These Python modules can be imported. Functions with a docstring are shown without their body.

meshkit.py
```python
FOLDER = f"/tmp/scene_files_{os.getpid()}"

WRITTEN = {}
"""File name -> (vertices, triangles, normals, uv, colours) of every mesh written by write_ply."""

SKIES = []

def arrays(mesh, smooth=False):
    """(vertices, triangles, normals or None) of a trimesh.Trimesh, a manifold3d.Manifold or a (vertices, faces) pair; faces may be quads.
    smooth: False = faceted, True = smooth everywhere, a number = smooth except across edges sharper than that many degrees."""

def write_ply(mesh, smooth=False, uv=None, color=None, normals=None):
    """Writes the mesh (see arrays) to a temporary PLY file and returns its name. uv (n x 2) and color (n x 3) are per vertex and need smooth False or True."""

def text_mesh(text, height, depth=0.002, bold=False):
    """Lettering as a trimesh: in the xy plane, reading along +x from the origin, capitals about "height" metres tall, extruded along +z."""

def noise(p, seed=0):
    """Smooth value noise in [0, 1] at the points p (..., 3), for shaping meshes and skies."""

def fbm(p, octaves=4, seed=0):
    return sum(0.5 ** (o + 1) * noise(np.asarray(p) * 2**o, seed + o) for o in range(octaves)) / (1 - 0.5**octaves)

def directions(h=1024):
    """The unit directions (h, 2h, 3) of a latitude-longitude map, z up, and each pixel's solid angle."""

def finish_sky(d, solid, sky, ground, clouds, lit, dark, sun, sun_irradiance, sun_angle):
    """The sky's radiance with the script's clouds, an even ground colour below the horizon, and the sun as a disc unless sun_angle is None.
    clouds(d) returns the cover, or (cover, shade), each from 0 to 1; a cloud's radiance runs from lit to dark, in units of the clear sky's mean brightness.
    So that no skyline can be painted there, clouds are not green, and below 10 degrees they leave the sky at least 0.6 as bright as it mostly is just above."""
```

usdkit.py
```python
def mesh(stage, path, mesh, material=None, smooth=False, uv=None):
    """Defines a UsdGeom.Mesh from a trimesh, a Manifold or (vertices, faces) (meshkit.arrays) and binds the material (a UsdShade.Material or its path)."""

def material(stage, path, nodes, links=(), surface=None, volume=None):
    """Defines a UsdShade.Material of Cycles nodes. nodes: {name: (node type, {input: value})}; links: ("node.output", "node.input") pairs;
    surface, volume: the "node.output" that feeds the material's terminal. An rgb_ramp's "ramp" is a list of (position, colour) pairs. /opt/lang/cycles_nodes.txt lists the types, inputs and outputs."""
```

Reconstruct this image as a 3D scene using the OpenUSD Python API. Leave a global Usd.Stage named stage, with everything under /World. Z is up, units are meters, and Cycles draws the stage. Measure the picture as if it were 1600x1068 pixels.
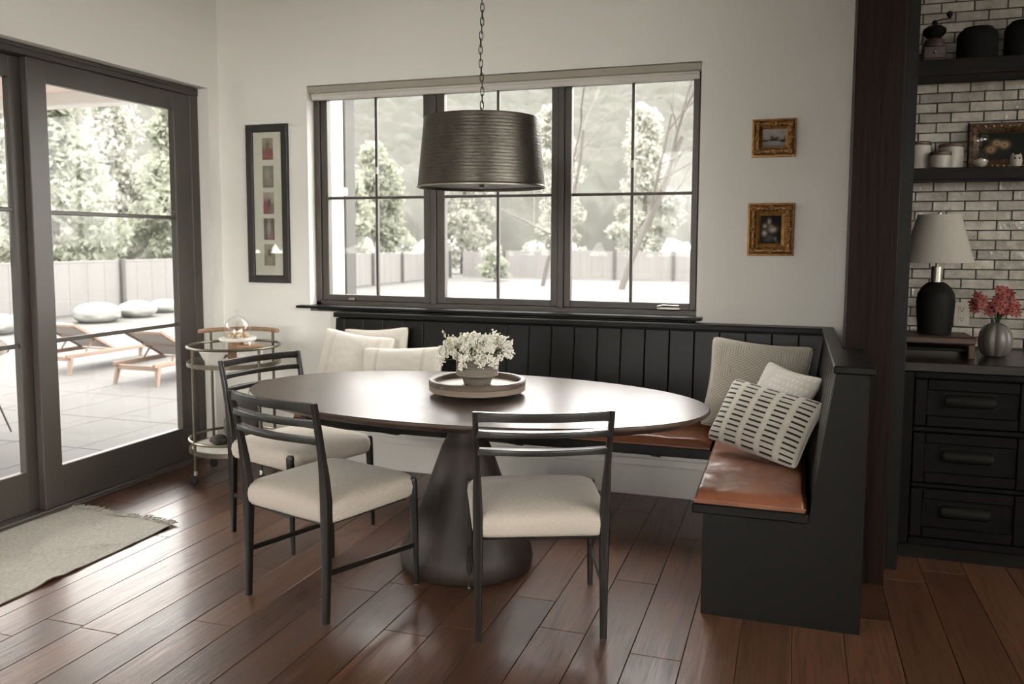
import math, random
import numpy as np, trimesh, usdkit, meshkit
from manifold3d import Manifold
from shapely.geometry import Polygon
from pxr import Usd, UsdGeom, UsdLux, UsdShade, Gf, Sdf, Vt

rng = np.random.default_rng(7)
random.seed(7)
stage = Usd.Stage.CreateInMemory()
UsdGeom.SetStageUpAxis(stage, 'Z'); UsdGeom.SetStageMetersPerUnit(stage, 1.0)
W = UsdGeom.Xform.Define(stage, '/World')
stage.SetDefaultPrim(W.GetPrim())
UsdGeom.Scope.Define(stage, '/World/Looks')

# ------------------------------------------------------------------ camera, sky, exposure
EYE = (0.0, 0.0, 1.43)
RIGHT = np.array([0.94798, 0.31831, 0.00320]); UP = np.array([-0.03062, 0.08119, 0.99623]); FWD = np.array([-0.31685, 0.94450, -0.08672])
cam = UsdGeom.Camera.Define(stage, '/World/camera')
cam.CreateProjectionAttr('perspective')
cam.CreateHorizontalApertureAttr(36.0); cam.CreateVerticalApertureAttr(36.0 * 1068 / 1600)
cam.CreateFocalLengthAttr(1314.5 / 1600 * 36.0)
cam.CreateHorizontalApertureOffsetAttr(3 / 1600 * 36.0)
cam.CreateVerticalApertureOffsetAttr(-43 / 1600 * 36.0)
cam.CreateClippingRangeAttr(Gf.Vec2f(0.05, 1000.0))
cam.CreateFStopAttr(3.2); cam.CreateFocusDistanceAttr(3.3)
cam.CreateExposureAttr(2.1)
m = Gf.Matrix4d(*[float(x) for x in (*RIGHT, 0, *UP, 0, *(-FWD), 0, *EYE, 1)])
cam.AddTransformOp().Set(m.GetOrthonormalized())
dome = UsdLux.DomeLight.Define(stage, '/World/sky')
dome.CreateIntensityAttr(1.0); dome.CreateColorAttr(Gf.Vec3f(1.0, 0.972, 0.918))

# ------------------------------------------------------------------ helpers
used = {}
def numbered(path):
    n = used.get(path, 0); used[path] = n + 1
    return path if n == 0 else f'{path}_{n:03d}'
def setd(p, label=None, cat=None, group=None, kind=None):
    for k, v in (('label', label), ('category', cat), ('group', group), ('kind', kind)):
        if v: p.SetCustomDataByKey(k, v)
    return p
def ppath(parent): return '/World' if parent is None else str(parent.GetPath())
def obj(name, mesh, m, parent=None, smooth=30, col=None, label=None, kind=None):
    path = numbered(ppath(parent) + '/' + name)
    if col is not None: smooth = True
    g = usdkit.mesh(stage, path, mesh, MAT[m], smooth=smooth)
    if col is not None:
        pv = UsdGeom.PrimvarsAPI(g).CreatePrimvar('Col', Sdf.ValueTypeNames.Color3fArray, 'vertex')
        pv.Set(Vt.Vec3fArray.FromNumpy(np.asarray(col, np.float32)))
    return setd(g.GetPrim(), label, kind=kind)
def thing(name, label, cat, loc=(0, 0, 0), rot=0, group=None, kind=None):
    x = UsdGeom.Xform.Define(stage, numbered('/World/' + name))
    x.AddTranslateOp().Set(Gf.Vec3d(*map(float, loc)))
    x.AddRotateZOp().Set(float(rot))
    return setd(x.GetPrim(), label, cat, group, kind)
def single(name, mesh, m, label, cat, group=None, smooth=30, col=None, kind=None):
    return setd(obj(name, mesh, m, None, smooth, col), label, cat, group, kind)
def struct(name, mesh, m, smooth=30): return setd(obj(name, mesh, m, None, smooth), kind='structure')
def structx(name):
    return setd(UsdGeom.Xform.Define(stage, numbered('/World/' + name)).GetPrim(), kind='structure')
def dup(src, label, loc, rot, group=None):
    r = thing(src.GetName(), label, src.GetCustomDataByKey('category'), loc, rot, group)
    r.GetReferences().AddInternalReference(src.GetPath()); r.SetInstanceable(True)
    return r

def cat(*ms): return trimesh.util.concatenate([x for x in ms])
def box(x0, x1, y0, y1, z0, z1):
    b = trimesh.creation.box([x1 - x0, y1 - y0, z1 - z0]); b.apply_translation([(x0 + x1) / 2, (y0 + y1) / 2, (z0 + z1) / 2]); return b
def cbox(x0, x1, y0, y1, z0, z1, b=0.004):
    b = min(b, (x1 - x0) / 2.2, (y1 - y0) / 2.2, (z1 - z0) / 2.2); p = []
    for sx in (0, 1):
        for sy in (0, 1):
            for sz in (0, 1):
                X, Y, Z = (x0, x1)[sx], (y0, y1)[sy], (z0, z1)[sz]
                dx, dy, dz = b * (1 - 2 * sx), b * (1 - 2 * sy), b * (1 - 2 * sz)
                p += [(X, Y + dy, Z + dz), (X + dx, Y, Z + dz), (X + dx, Y + dy, Z)]
    return trimesh.convex.convex_hull(np.array(p))
def T(mesh, loc=(0, 0, 0), rx=0, ry=0, rz=0, s=None):
    mesh = mesh.copy()
    if s is not None: mesh.apply_scale(s)
    R = trimesh.transformations.euler_matrix(math.radians(rx), math.radians(ry), math.radians(rz)); R[:3, 3] = loc
    mesh.apply_transform(R); return mesh
def frame(mesh, o, x, y):
    x = np.array(x, float); x /= np.linalg.norm(x); y = np.array(y, float); y -= x * (x @ y); y /= np.linalg.norm(y)
    M = np.eye(4); M[:3, 0] = x; M[:3, 1] = y; M[:3, 2] = np.cross(x, y); M[:3, 3] = o
    mesh = mesh.copy(); mesh.apply_transform(M); return mesh
def lathe(prof, n=48, sx=1, sy=1):
    """prof: (r, z) pairs bottom to top; r = 0 at an end closes it."""
    a = np.arange(n) * 2 * np.pi / n; V = []; F = []; rings = []
    for r, z in prof:
        if r < 1e-6: rings.append([len(V)]); V.append((0, 0, z))
        else:
            rings.append(list(range(len(V), len(V) + n))); V += [(r * sx * math.cos(t), r * sy * math.sin(t), z) for t in a]
    for A, B in zip(rings, rings[1:]):
        for i in range(n):
            j = (i + 1) % n
            if len(A) == 1 and len(B) == 1: continue
            if len(A) == 1: F.append((A[0], B[j], B[i]))
            elif len(B) == 1: F.append((A[i], A[j], B[0]))
            else: F += [(A[i], A[j], B[j]), (A[i], B[j], B[i])]
    return trimesh.Trimesh(np.array(V), np.array(F), process=False)
def loft(rings, caps=True):
    rings = [np.asarray(r, float) for r in rings]; n = len(rings[0]); V = np.vstack(rings); F = []
    for k in range(len(rings) - 1):
        for i in range(n):
            j = (i + 1) % n; a, b, c, d = k * n + i, k * n + j, (k + 1) * n + j, (k + 1) * n + i
            F += [(a, b, c), (a, c, d)]
    if caps:
        V = np.vstack([V, rings[0].mean(0), rings[-1].mean(0)]); c0, c1 = len(V) - 2, len(V) - 1; L = (len(rings) - 1) * n
        for i in range(n):
            j = (i + 1) % n; F += [(c0, j, i), (c1, L + i, L + j)]
    t = trimesh.Trimesh(V, np.array(F), process=False); trimesh.repair.fix_normals(t) if t.is_watertight else None
    return t
def rrect(hw, hd, r=0.35, k=3):
    """A rounded rectangle around the origin, half sizes hw, hd, corner radius r * min."""
    rr = r * min(hw, hd); P = []
    for (sx, sy, a0) in ((1, 1, 0), (-1, 1, 90), (-1, -1, 180), (1, -1, 270)):
        for i in range(k + 1):
            a = math.radians(a0 + 90 * i / k); P.append((sx * (hw - rr) + rr * math.cos(a), sy * (hd - rr) + rr * math.sin(a)))
    return np.array(P)
def limb(stations, r=0.5, k=3):
    """stations: (x, y, z, half width, half depth), mostly upright."""
    return loft([np.c_[rrect(hw, hd, r, k) + [x, y], np.full(4 * (k + 1), z)] for x, y, z, hw, hd in stations])
def tube(pts, r, n=8, closed=False):
    p = np.asarray(pts, float); N = len(p); r = np.broadcast_to(r, (N,))
    t = np.roll(p, -1, 0) - np.roll(p, 1, 0) if closed else np.gradient(p, axis=0)
    t /= np.linalg.norm(t, axis=1, keepdims=True) + 1e-12
    ref = np.array([0, 0, 1.0]) if abs(t[:, 2]).mean() < 0.8 else np.array([1.0, 0, 0])
    a = np.cross(t, ref); a /= np.linalg.norm(a, axis=1, keepdims=True) + 1e-12; b = np.cross(t, a)
    ang = np.arange(n) * 2 * np.pi / n
    R = [p[i] + r[i] * (np.cos(ang)[:, None] * a[i] + np.sin(ang)[:, None] * b[i]) for i in range(N)]
    return loft(R + [R[0]], caps=False) if closed else loft(R)
def rod(a, b, r, n=10, r2=None): return tube([a, b], [r, r if r2 is None else r2], n)
def beam(a, b, w, h, up=(0, 0, 1), bev=0.003):
    a, b = np.array(a, float), np.array(b, float); L = np.linalg.norm(b - a)
    m = cbox(0, L, -w / 2, w / 2, -h / 2, h / 2, bev); x = (b - a) / L; y = np.cross(up, x)
    return frame(m, a, x, y)
def ext(poly, h, z=0): 
    e = trimesh.creation.extrude_polygon(Polygon(poly), h); e.apply_translation([0, 0, z]); return e
def ext_y(poly_xz, y0, y1):
    """Polygon of (x, z) extruded from y0 to y1."""
    e = trimesh.creation.extrude_polygon(Polygon(poly_xz), y1 - y0)
    v = e.vertices.copy(); e.vertices = np.c_[v[:, 0], y0 + (y1 - y0) - v[:, 2], v[:, 1]]
    return e
def ext_x(poly_yz, x0, x1):
    e = trimesh.creation.extrude_polygon(Polygon(poly_yz), x1 - x0)
    v = e.vertices.copy(); e.vertices = np.c_[x0 + v[:, 2], v[:, 0], v[:, 1]]
    return e
def grid(nu, nv, fn):
    u, v = np.meshgrid(np.linspace(0, 1, nu), np.linspace(0, 1, nv), indexing='ij')
    P = fn(u, v).reshape(-1, 3); i, j = np.meshgrid(np.arange(nu - 1), np.arange(nv - 1), indexing='ij')
    a = (i * nv + j).ravel(); F = np.vstack([np.c_[a, a + nv, a + nv + 1], np.c_[a, a + nv + 1, a + 1]])
    return trimesh.Trimesh(P, F, process=False), u.ravel(), v.ravel()
def ball(c, r, sub=1): 
    b = trimesh.creation.icosphere(sub, r); b.apply_translation(c); return b
def balls(C, R, sub=0):
    b = trimesh.creation.icosphere(sub, 1.0); n = len(b.vertices); C = np.asarray(C); R = np.broadcast_to(R, (len(C),))
    V = (b.vertices[None] * R[:, None, None] + C[:, None]).reshape(-1, 3)
    F = (b.faces[None] + (np.arange(len(C)) * n)[:, None, None]).reshape(-1, 3)
    return trimesh.Trimesh(V, F, process=False)

# ------------------------------------------------------------------ materials
MAT = {}
def mat(name, c1, c2=None, rough=0.5, metal=0.0, scale=(6, 6, 6), nscale=1.0, detail=4, lo=0.35, hi=0.65, space='position', bump=None, spec=0.5, coat=0, rnd=0, sheen=0, rough2=None, distortion=0.0, extra=None):
    """c1..c2 mixed by stretched noise; bump = (scale xyz, noise scale, strength, distance); rnd = brightness spread per object."""
    N = {'p': ('principled_bsdf', {'roughness': rough, 'metallic': metal, 'specular_ior_level': spec, 'coat_weight': coat, 'coat_roughness': 0.15, 'sheen_weight': sheen, 'base_color': c1, **(extra or {})})}; L = []
    if space == 'position': N['g'] = ('geometry', {}); src = 'g.position'
    else: N['g'] = ('texture_coordinate', {}); src = 'g.object'
    if c2 is not None:
        N['m'] = ('mapping', {'scale': scale}); N['n'] = ('noise_texture', {'scale': nscale, 'detail': detail, 'roughness': 0.6, 'distortion': distortion})
        N['r'] = ('rgb_ramp', {'ramp': [(lo, c1), (hi, c2)]})
        L += [(src, 'm.vector'), ('m.vector', 'n.vector'), ('n.fac', 'r.fac')]; out = 'r.color'
        if rnd:
            N['o'] = ('object_info', {}); N['mr'] = ('map_range', {'from_min': 0.0, 'from_max': 1.0, 'to_min': 1 - rnd, 'to_max': 1 + rnd})
            N['mul'] = ('mix', {'mix_type': 'multiply', 'fac': 1.0}); N['cc'] = ('combine_color', {})
            L += [('o.random', 'mr.value'), ('mr.result', 'cc.r'), ('mr.result', 'cc.g'), ('mr.result', 'cc.b'), (out, 'mul.color1'), ('cc.color', 'mul.color2')]; out = 'mul.color'
        L += [(out, 'p.base_color')]
        if rough2 is not None:
            N['rr'] = ('map_range', {'from_min': lo, 'from_max': hi, 'to_min': rough, 'to_max': rough2, 'clamp': True}); L += [('n.fac', 'rr.value'), ('rr.result', 'p.roughness')]
    if bump:
        bs, bn, st, di = bump
        N['bm'] = ('mapping', {'scale': bs}); N['bn'] = ('noise_texture', {'scale': bn, 'detail': 3}); N['b'] = ('bump', {'strength': st, 'distance': di})
        L += [(src, 'bm.vector'), ('bm.vector', 'bn.vector'), ('bn.fac', 'b.height'), ('b.normal', 'p.normal')]
    MAT[name] = usdkit.material(stage, '/World/Looks/' + name, N, L, surface='p.BSDF')
    return MAT[name]
def vcol(name, rough=0.85, bump=None, spec=0.3, sheen=0.0):
    N = {'a': ('attribute', {'attribute': 'Col'}), 'p': ('principled_bsdf', {'roughness': rough, 'specular_ior_level': spec, 'sheen_weight': sheen})}; L = [('a.color', 'p.base_color')]
    if bump:
        sc, st, di = bump
        N['g'] = ('texture_coordinate', {}); N['n'] = ('noise_texture', {'scale': sc, 'detail': 3}); N['b'] = ('bump', {'strength': st, 'distance': di})
        L += [('g.object', 'n.vector'), ('n.fac', 'b.height'), ('b.normal', 'p.normal')]
    MAT[name] = usdkit.material(stage, '/World/Looks/' + name, N, L, surface='p.BSDF')
def pane(name, f0=0.04, tint=(1, 1, 1), gain=1.0):
    """A thin pane: transparent, mixed with a mirror by Schlick's term of the view angle (the same from both sides)."""
    MAT[name] = usdkit.material(stage, '/World/Looks/' + name, {'t': ('transparent_bsdf', {'color': tint}), 'g': ('glossy_bsdf', {'color': (1, 1, 1), 'roughness': 0.0}), 'geo': ('geometry', {}),
        'd': ('vector_math', {'math_type': 'dot_product'}), 'a': ('math', {'math_type': 'absolute'}), 's': ('math', {'math_type': 'subtract', 'value1': 1.0}), 'w': ('math', {'math_type': 'power', 'value2': 5.0}),
        'k': ('math', {'math_type': 'multiply_add', 'value2': (1 - f0) * gain, 'value3': f0}), 'm': ('mix_closure', {})},
        [('geo.normal', 'd.vector1'), ('geo.incoming', 'd.vector2'), ('d.value', 'a.value1'), ('a.value', 's.value2'), ('s.value', 'w.value1'), ('w.value', 'k.value1'), ('k.value', 'm.fac'), ('t.BSDF', 'm.closure1'), ('g.BSDF', 'm.closure2')], surface='m.closure')
def leafmat(name, c, c2, trans=0.4):
    MAT[name] = usdkit.material(stage, '/World/Looks/' + name, {'g': ('geometry', {}), 'r': ('rgb_ramp', {'ramp': [(0, c), (1, c2)]}), 'd': ('diffuse_bsdf', {}), 't': ('translucent_bsdf', {}), 'm': ('mix_closure', {'fac': trans})},
        [('g.random_per_island', 'r.fac'), ('r.color', 'd.color'), ('r.color', 't.color'), ('d.BSDF', 'm.closure1'), ('t.BSDF', 'm.closure2')], surface='m.closure')

mat('wall_paint', (0.86, 0.85, 0.80), rough=0.7, bump=((1, 1, 1), 180, 0.05, 0.002), spec=0.3)
mat('ceiling_paint', (0.86, 0.84, 0.79), rough=0.8, spec=0.2)
mat('white_trim', (0.72, 0.695, 0.64), rough=0.4)
mat('bronze_frame', (0.0660, 0.0576, 0.0480), rough=0.42, bump=((1, 1, 1), 60, 0.03, 0.002))
mat('floor_oak', (0.135, 0.061, 0.033), (0.044, 0.019, 0.011), rough=0.31, rough2=0.41, scale=(30, 1.6, 30), nscale=1.6, detail=6, lo=0.3, hi=0.68, rnd=0.32, distortion=1.6, bump=((40, 2.2, 40), 1.5, 0.35, 0.0025), spec=0.5, coat=0.12)
mat('subfloor', (0.012, 0.008, 0.006), rough=0.8)
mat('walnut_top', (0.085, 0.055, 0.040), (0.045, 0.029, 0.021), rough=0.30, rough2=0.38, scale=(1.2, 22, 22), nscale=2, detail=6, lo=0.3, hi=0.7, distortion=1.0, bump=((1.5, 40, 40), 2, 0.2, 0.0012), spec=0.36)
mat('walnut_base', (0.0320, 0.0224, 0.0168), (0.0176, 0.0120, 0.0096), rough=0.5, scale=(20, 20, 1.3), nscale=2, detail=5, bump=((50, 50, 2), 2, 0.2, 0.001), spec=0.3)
mat('black_oak', (0.0154, 0.0126, 0.0105), (0.0077, 0.0063, 0.0056), rough=0.30, scale=(40, 40, 3), nscale=2, space='object', bump=((80, 80, 6), 2, 0.2, 0.0008), spec=0.5)
mat('linen', (0.50, 0.445, 0.375), (0.42, 0.37, 0.31), rough=0.9, scale=(120, 25, 120), nscale=2, space='object', bump=((1, 1, 1), 500, 0.35, 0.001), sheen=0.2, spec=0.2)
mat('black_paint', (0.006, 0.0056, 0.0048), rough=0.36, spec=0.2, bump=((1, 1, 1), 90, 0.04, 0.001))
mat('leather', (0.2210, 0.0808, 0.0382), (0.1445, 0.0493, 0.0238), rough=0.34, scale=(3, 3, 3), nscale=2, detail=5, bump=((1, 1, 1), 55, 0.25, 0.003))
mat('timber', (0.0146, 0.0065, 0.0038), (0.0054, 0.0027, 0.0016), rough=0.55, scale=(16, 16, 0.9), nscale=2, detail=6, lo=0.3, hi=0.68, distortion=1.2, bump=((30, 30, 1.6), 2, 0.5, 0.004), spec=0.12)
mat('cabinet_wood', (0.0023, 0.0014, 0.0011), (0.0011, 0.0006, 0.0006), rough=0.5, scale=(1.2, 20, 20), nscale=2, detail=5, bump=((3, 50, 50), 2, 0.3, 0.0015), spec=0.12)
mat('shelf_wood', (0.010, 0.008, 0.006), (0.005, 0.004, 0.004), rough=0.5, scale=(1.5, 18, 18), nscale=2, spec=0.12)
mat('counter_stone', (0.0175, 0.0147, 0.0123), (0.0087, 0.0077, 0.0070), rough=0.28, scale=(2, 9, 9), nscale=2)
mat('tile_glaze', (0.34, 0.31, 0.265), (0.24, 0.215, 0.18), rough=0.11, scale=(14, 14, 14), nscale=1.5, detail=4, rnd=0.22, bump=((1, 1, 1), 26, 0.8, 0.007))
mat('grout', (0.05, 0.042, 0.034), rough=0.9)
mat('pewter', (0.1200, 0.1110, 0.0930), (0.0900, 0.0822, 0.0672), rough=0.36, metal=0.85, scale=(10, 10, 10), nscale=2, bump=((14, 14, 60), 1.6, 0.22, 0.003))
mat('pewter_plain', (0.30, 0.275, 0.23), rough=0.35, metal=0.9)
mat('dark_metal', (0.06, 0.052, 0.042), rough=0.35, metal=0.8)
mat('diffuser_glass', (0.13, 0.12, 0.095), rough=0.5)
mat('bright_metal', (0.8, 0.77, 0.7), rough=0.2, metal=1.0)
mat('bronze_tube', (0.1980, 0.1740, 0.1350), (0.1560, 0.1350, 0.1020), rough=0.33, metal=0.75, scale=(9, 9, 9))
mat('oak_light', (0.36, 0.215, 0.12), (0.26, 0.15, 0.08), rough=0.5, scale=(20, 20, 20), nscale=2)
mat('white_ceramic', (0.7410, 0.7172, 0.6650), rough=0.3)
mat('marble', (0.78, 0.75, 0.70), (0.68, 0.65, 0.60), rough=0.25, scale=(5, 5, 5))
mat('grey_fabric', (0.075, 0.066, 0.056), (0.05, 0.044, 0.038), rough=0.9, scale=(20, 20, 20), bump=((1, 1, 1), 90, 0.4, 0.002))
mat('rubber', (0.01, 0.01, 0.01), rough=0.6)
mat('biscuit', (0.42, 0.26, 0.13), (0.70, 0.62, 0.50), rough=0.8, scale=(40, 40, 40), lo=0.45, hi=0.55)
mat('rug_weave', (0.48, 0.46, 0.41), (0.35, 0.335, 0.295), rough=0.95, scale=(70, 25, 60), nscale=2, bump=((1, .5, 1), 120, 0.9, 0.006), spec=0.1)
mat('black_picture_frame', (0.022, 0.019, 0.016), rough=0.4)
mat('mat_board', (0.78, 0.75, 0.68), rough=0.9)
mat('gilt', (0.50, 0.27, 0.095), (0.085, 0.042, 0.018), rough=0.42, metal=0.65, scale=(90, 90, 90), nscale=1, detail=3, lo=0.42, hi=0.62, bump=((1, 1, 1), 120, 0.8, 0.004))
mat('gilt_plain', (0.52, 0.29, 0.105), (0.30, 0.15, 0.05), rough=0.38, metal=0.65, scale=(40, 40, 40))
mat('dark_gilt', (0.0880, 0.0440, 0.0176), (0.0132, 0.0075, 0.0044), rough=0.45, metal=0.5, scale=(90, 90, 90), lo=0.42, hi=0.62, bump=((1, 1, 1), 120, 0.8, 0.004))
vcol('printed', rough=0.6, spec=0.08)
vcol('woven', rough=0.92, bump=(400, 0.4, 0.0012), sheen=0.2)
mat('shade_roll', (0.42, 0.39, 0.33), rough=0.8)
mat('shade_hem', (0.68, 0.655, 0.60), rough=0.7)
mat('bowl_clay', (0.21, 0.185, 0.155), (0.16, 0.14, 0.115), rough=0.6, scale=(3, 3, 160), nscale=1, bump=((2, 2, 130), 1.5, 0.5, 0.002))
mat('tray_dark', (0.14, 0.105, 0.08), (0.085, 0.062, 0.046), rough=0.45, scale=(6, 6, 40))
mat('tray_light', (0.27, 0.21, 0.16), (0.20, 0.155, 0.12), rough=0.5, scale=(6, 6, 40))
mat('blossom', (0.8400, 0.8085, 0.7245), rough=0.8)
mat('sprig', (0.66, 0.63, 0.46), (0.52, 0.50, 0.32), rough=0.8, scale=(60, 60, 60))
mat('stem', (0.16, 0.17, 0.08), rough=0.7)
mat('lamp_black', (0.006, 0.006, 0.005), rough=0.6, spec=0.12)
mat('lamp_linen', (0.3300, 0.3000, 0.2600), (0.3000, 0.2725, 0.2350), rough=0.9, scale=(200, 200, 200))
mat('steel', (0.35, 0.33, 0.29), rough=0.3, metal=0.9)
mat('slab_wood', (0.0600, 0.0270, 0.0132), (0.0300, 0.0132, 0.0072), rough=0.5, scale=(4, 20, 20))
mat('vase_grey', (0.1120, 0.1015, 0.0875), (0.0840, 0.0756, 0.0644), rough=0.4, scale=(12, 12, 12))
mat('red_petal', (0.2100, 0.0425, 0.0275), (0.1500, 0.0225, 0.0175), rough=0.7, scale=(60, 60, 60))
mat('dark_centre', (0.02, 0.012, 0.01), rough=0.8)
mat('leaf_dark', (0.03, 0.04, 0.02), rough=0.6)
mat('outlet_plate', (0.36, 0.325, 0.27), rough=0.4)
mat('crock_black', (0.008, 0.008, 0.007), rough=0.75, spec=0.1)
mat('grinder_wood', (0.05, 0.028, 0.017), (0.03, 0.017, 0.011), rough=0.5, scale=(30, 30, 6))
mat('canister_glaze', (0.3380, 0.3087, 0.2600), (0.2860, 0.2600, 0.2210), rough=0.5, scale=(9, 9, 9), lo=0.4, hi=0.7)
mat('lid_wood', (0.07, 0.035, 0.02), rough=0.5)
mat('sand', (0.3720, 0.3360, 0.2760), rough=0.9)
pane('window_glass', 0.009, gain=.35)
pane('thin_glass', 0.04, (0.93, 0.94, 0.92))
pane('dome_glass', 0.07, (0.97, 0.97, 0.96))
# outdoors
mat('patio_stone', (0.093, 0.091, 0.089), (0.084, 0.082, 0.079), rough=0.8, scale=(1, 1, 1), nscale=1.5, spec=0.2)
mat('yard', (0.086, 0.084, 0.081), (0.075, 0.075, 0.071), rough=0.9, scale=(0.5, 0.5, 0.5), spec=0.1)
mat('porch_white', (0.8085, 0.7931, 0.7623), rough=0.6)
mat('porch_ceiling_wood', (0.7776, 0.6480, 0.5840), rough=0.6)
mat('fence_board', (0.1196, 0.1162, 0.1115), (0.1081, 0.1046, 0.1000), rough=0.8, scale=(3, 3, 0.4))
mat('fence_post', (0.0374, 0.0363, 0.0330), rough=0.7)
mat('rock_pale', (0.1534, 0.1534, 0.1456), (0.1287, 0.1313, 0.1209), rough=0.9, scale=(3, 3, 3))
mat('teak', (0.1725, 0.1212, 0.0912), rough=0.7)
mat('sling', (0.3678, 0.3374, 0.3192), rough=0.8)
mat('trunk', (0.0672, 0.0616, 0.0546), rough=0.9)
mat('hillside', (0.0706, 0.0706, 0.0647), (0.0572, 0.0588, 0.0514), rough=1.0, scale=(0.22, 0.22, 0.35), nscale=1.6, detail=6, lo=0.35, hi=0.65, spec=0.0)
leafmat('leaf_pale', (0.33, 0.333, 0.295), (0.38, 0.383, 0.345), .5)
leafmat('leaf_green', (0.27, 0.283, 0.23), (0.33, 0.34, 0.285), .5)

# ------------------------------------------------------------------ the room
XL, YB, ZC = -3.575, 4.68, 3.06            # left wall face, back wall face, ceiling
XR, YR = 4.4, -4.6                          # right and rear walls (behind the camera)
WX0, WX1, WZ0, WZ1 = -2.918, -0.494, 1.003, 2.392     # back window opening
DY0, DY1, DZ = 0.84, 4.574, 2.395           # sliding door opening
R2 = (-4.3, 2.6, 1.35, 3.02)      # kitchen window beyond the frame, in the right wall
struct('wall_back', cat(box(XL - 0.2, WX0, YB, YB + 0.2, -0.15, ZC), box(WX1, XR + 0.2, YB, YB + 0.2, -0.15, ZC), box(WX0, WX1, YB, YB + 0.2, -0.15, WZ0 - 0.02), box(WX0, WX1, YB, YB + 0.2, WZ1, ZC)), 'wall_paint')
D2, DZ2 = (-4.3, 0.45), 2.92                           # another glazed opening of the same wall, behind the camera
struct('wall_left', cat(box(XL - 0.2, XL, DY1, YB, -0.15, ZC), box(XL - 0.2, XL, D2[1], DY0, -0.15, ZC), box(XL - 0.2, XL, YR - 0.2, D2[0], -0.15, ZC), box(XL - 0.2, XL, DY0, DY1, DZ, ZC), box(XL - 0.2, XL, D2[0], D2[1], DZ2, ZC)), 'wall_paint')
R3 = (-3.4, 0.2, 0.9, 2.98)
struct('wall_rear', cat(box(XL - 0.2, R3[0], YR - 0.2, YR, -0.15, ZC), box(R3[1], XR + 0.2, YR - 0.2, YR, -0.15, ZC), box(R3[0], R3[1], YR - 0.2, YR, -0.15, R3[2]), box(R3[0], R3[1], YR - 0.2, YR, R3[3], ZC)), 'wall_paint')
struct('wall_right', cat(box(XR, XR + 0.2, YR, R2[0], -0.15, ZC), box(XR, XR + 0.2, R2[1], YB, -0.15, ZC), box(XR, XR + 0.2, R2[0], R2[1], -0.15, R2[2]), box(XR, XR + 0.2, R2[0], R2[1], R2[3], ZC)), 'wall_paint')
struct('ceiling', box(XL - 0.2, XR + 0.2, YR - 0.2, YB + 0.2, ZC, ZC + 0.15), 'ceiling_paint')
# baseboard with a stepped cap
bb = [(YB, 0), (YB - 0.016, 0), (YB - 0.016, 0.165), (YB - 0.011, 0.172), (YB - 0.011, 0.19), (YB - 0.006, 0.205), (YB, 0.21)]
struct('baseboard_back', ext_x(bb, XL, -0.30), 'white_trim')

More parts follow.
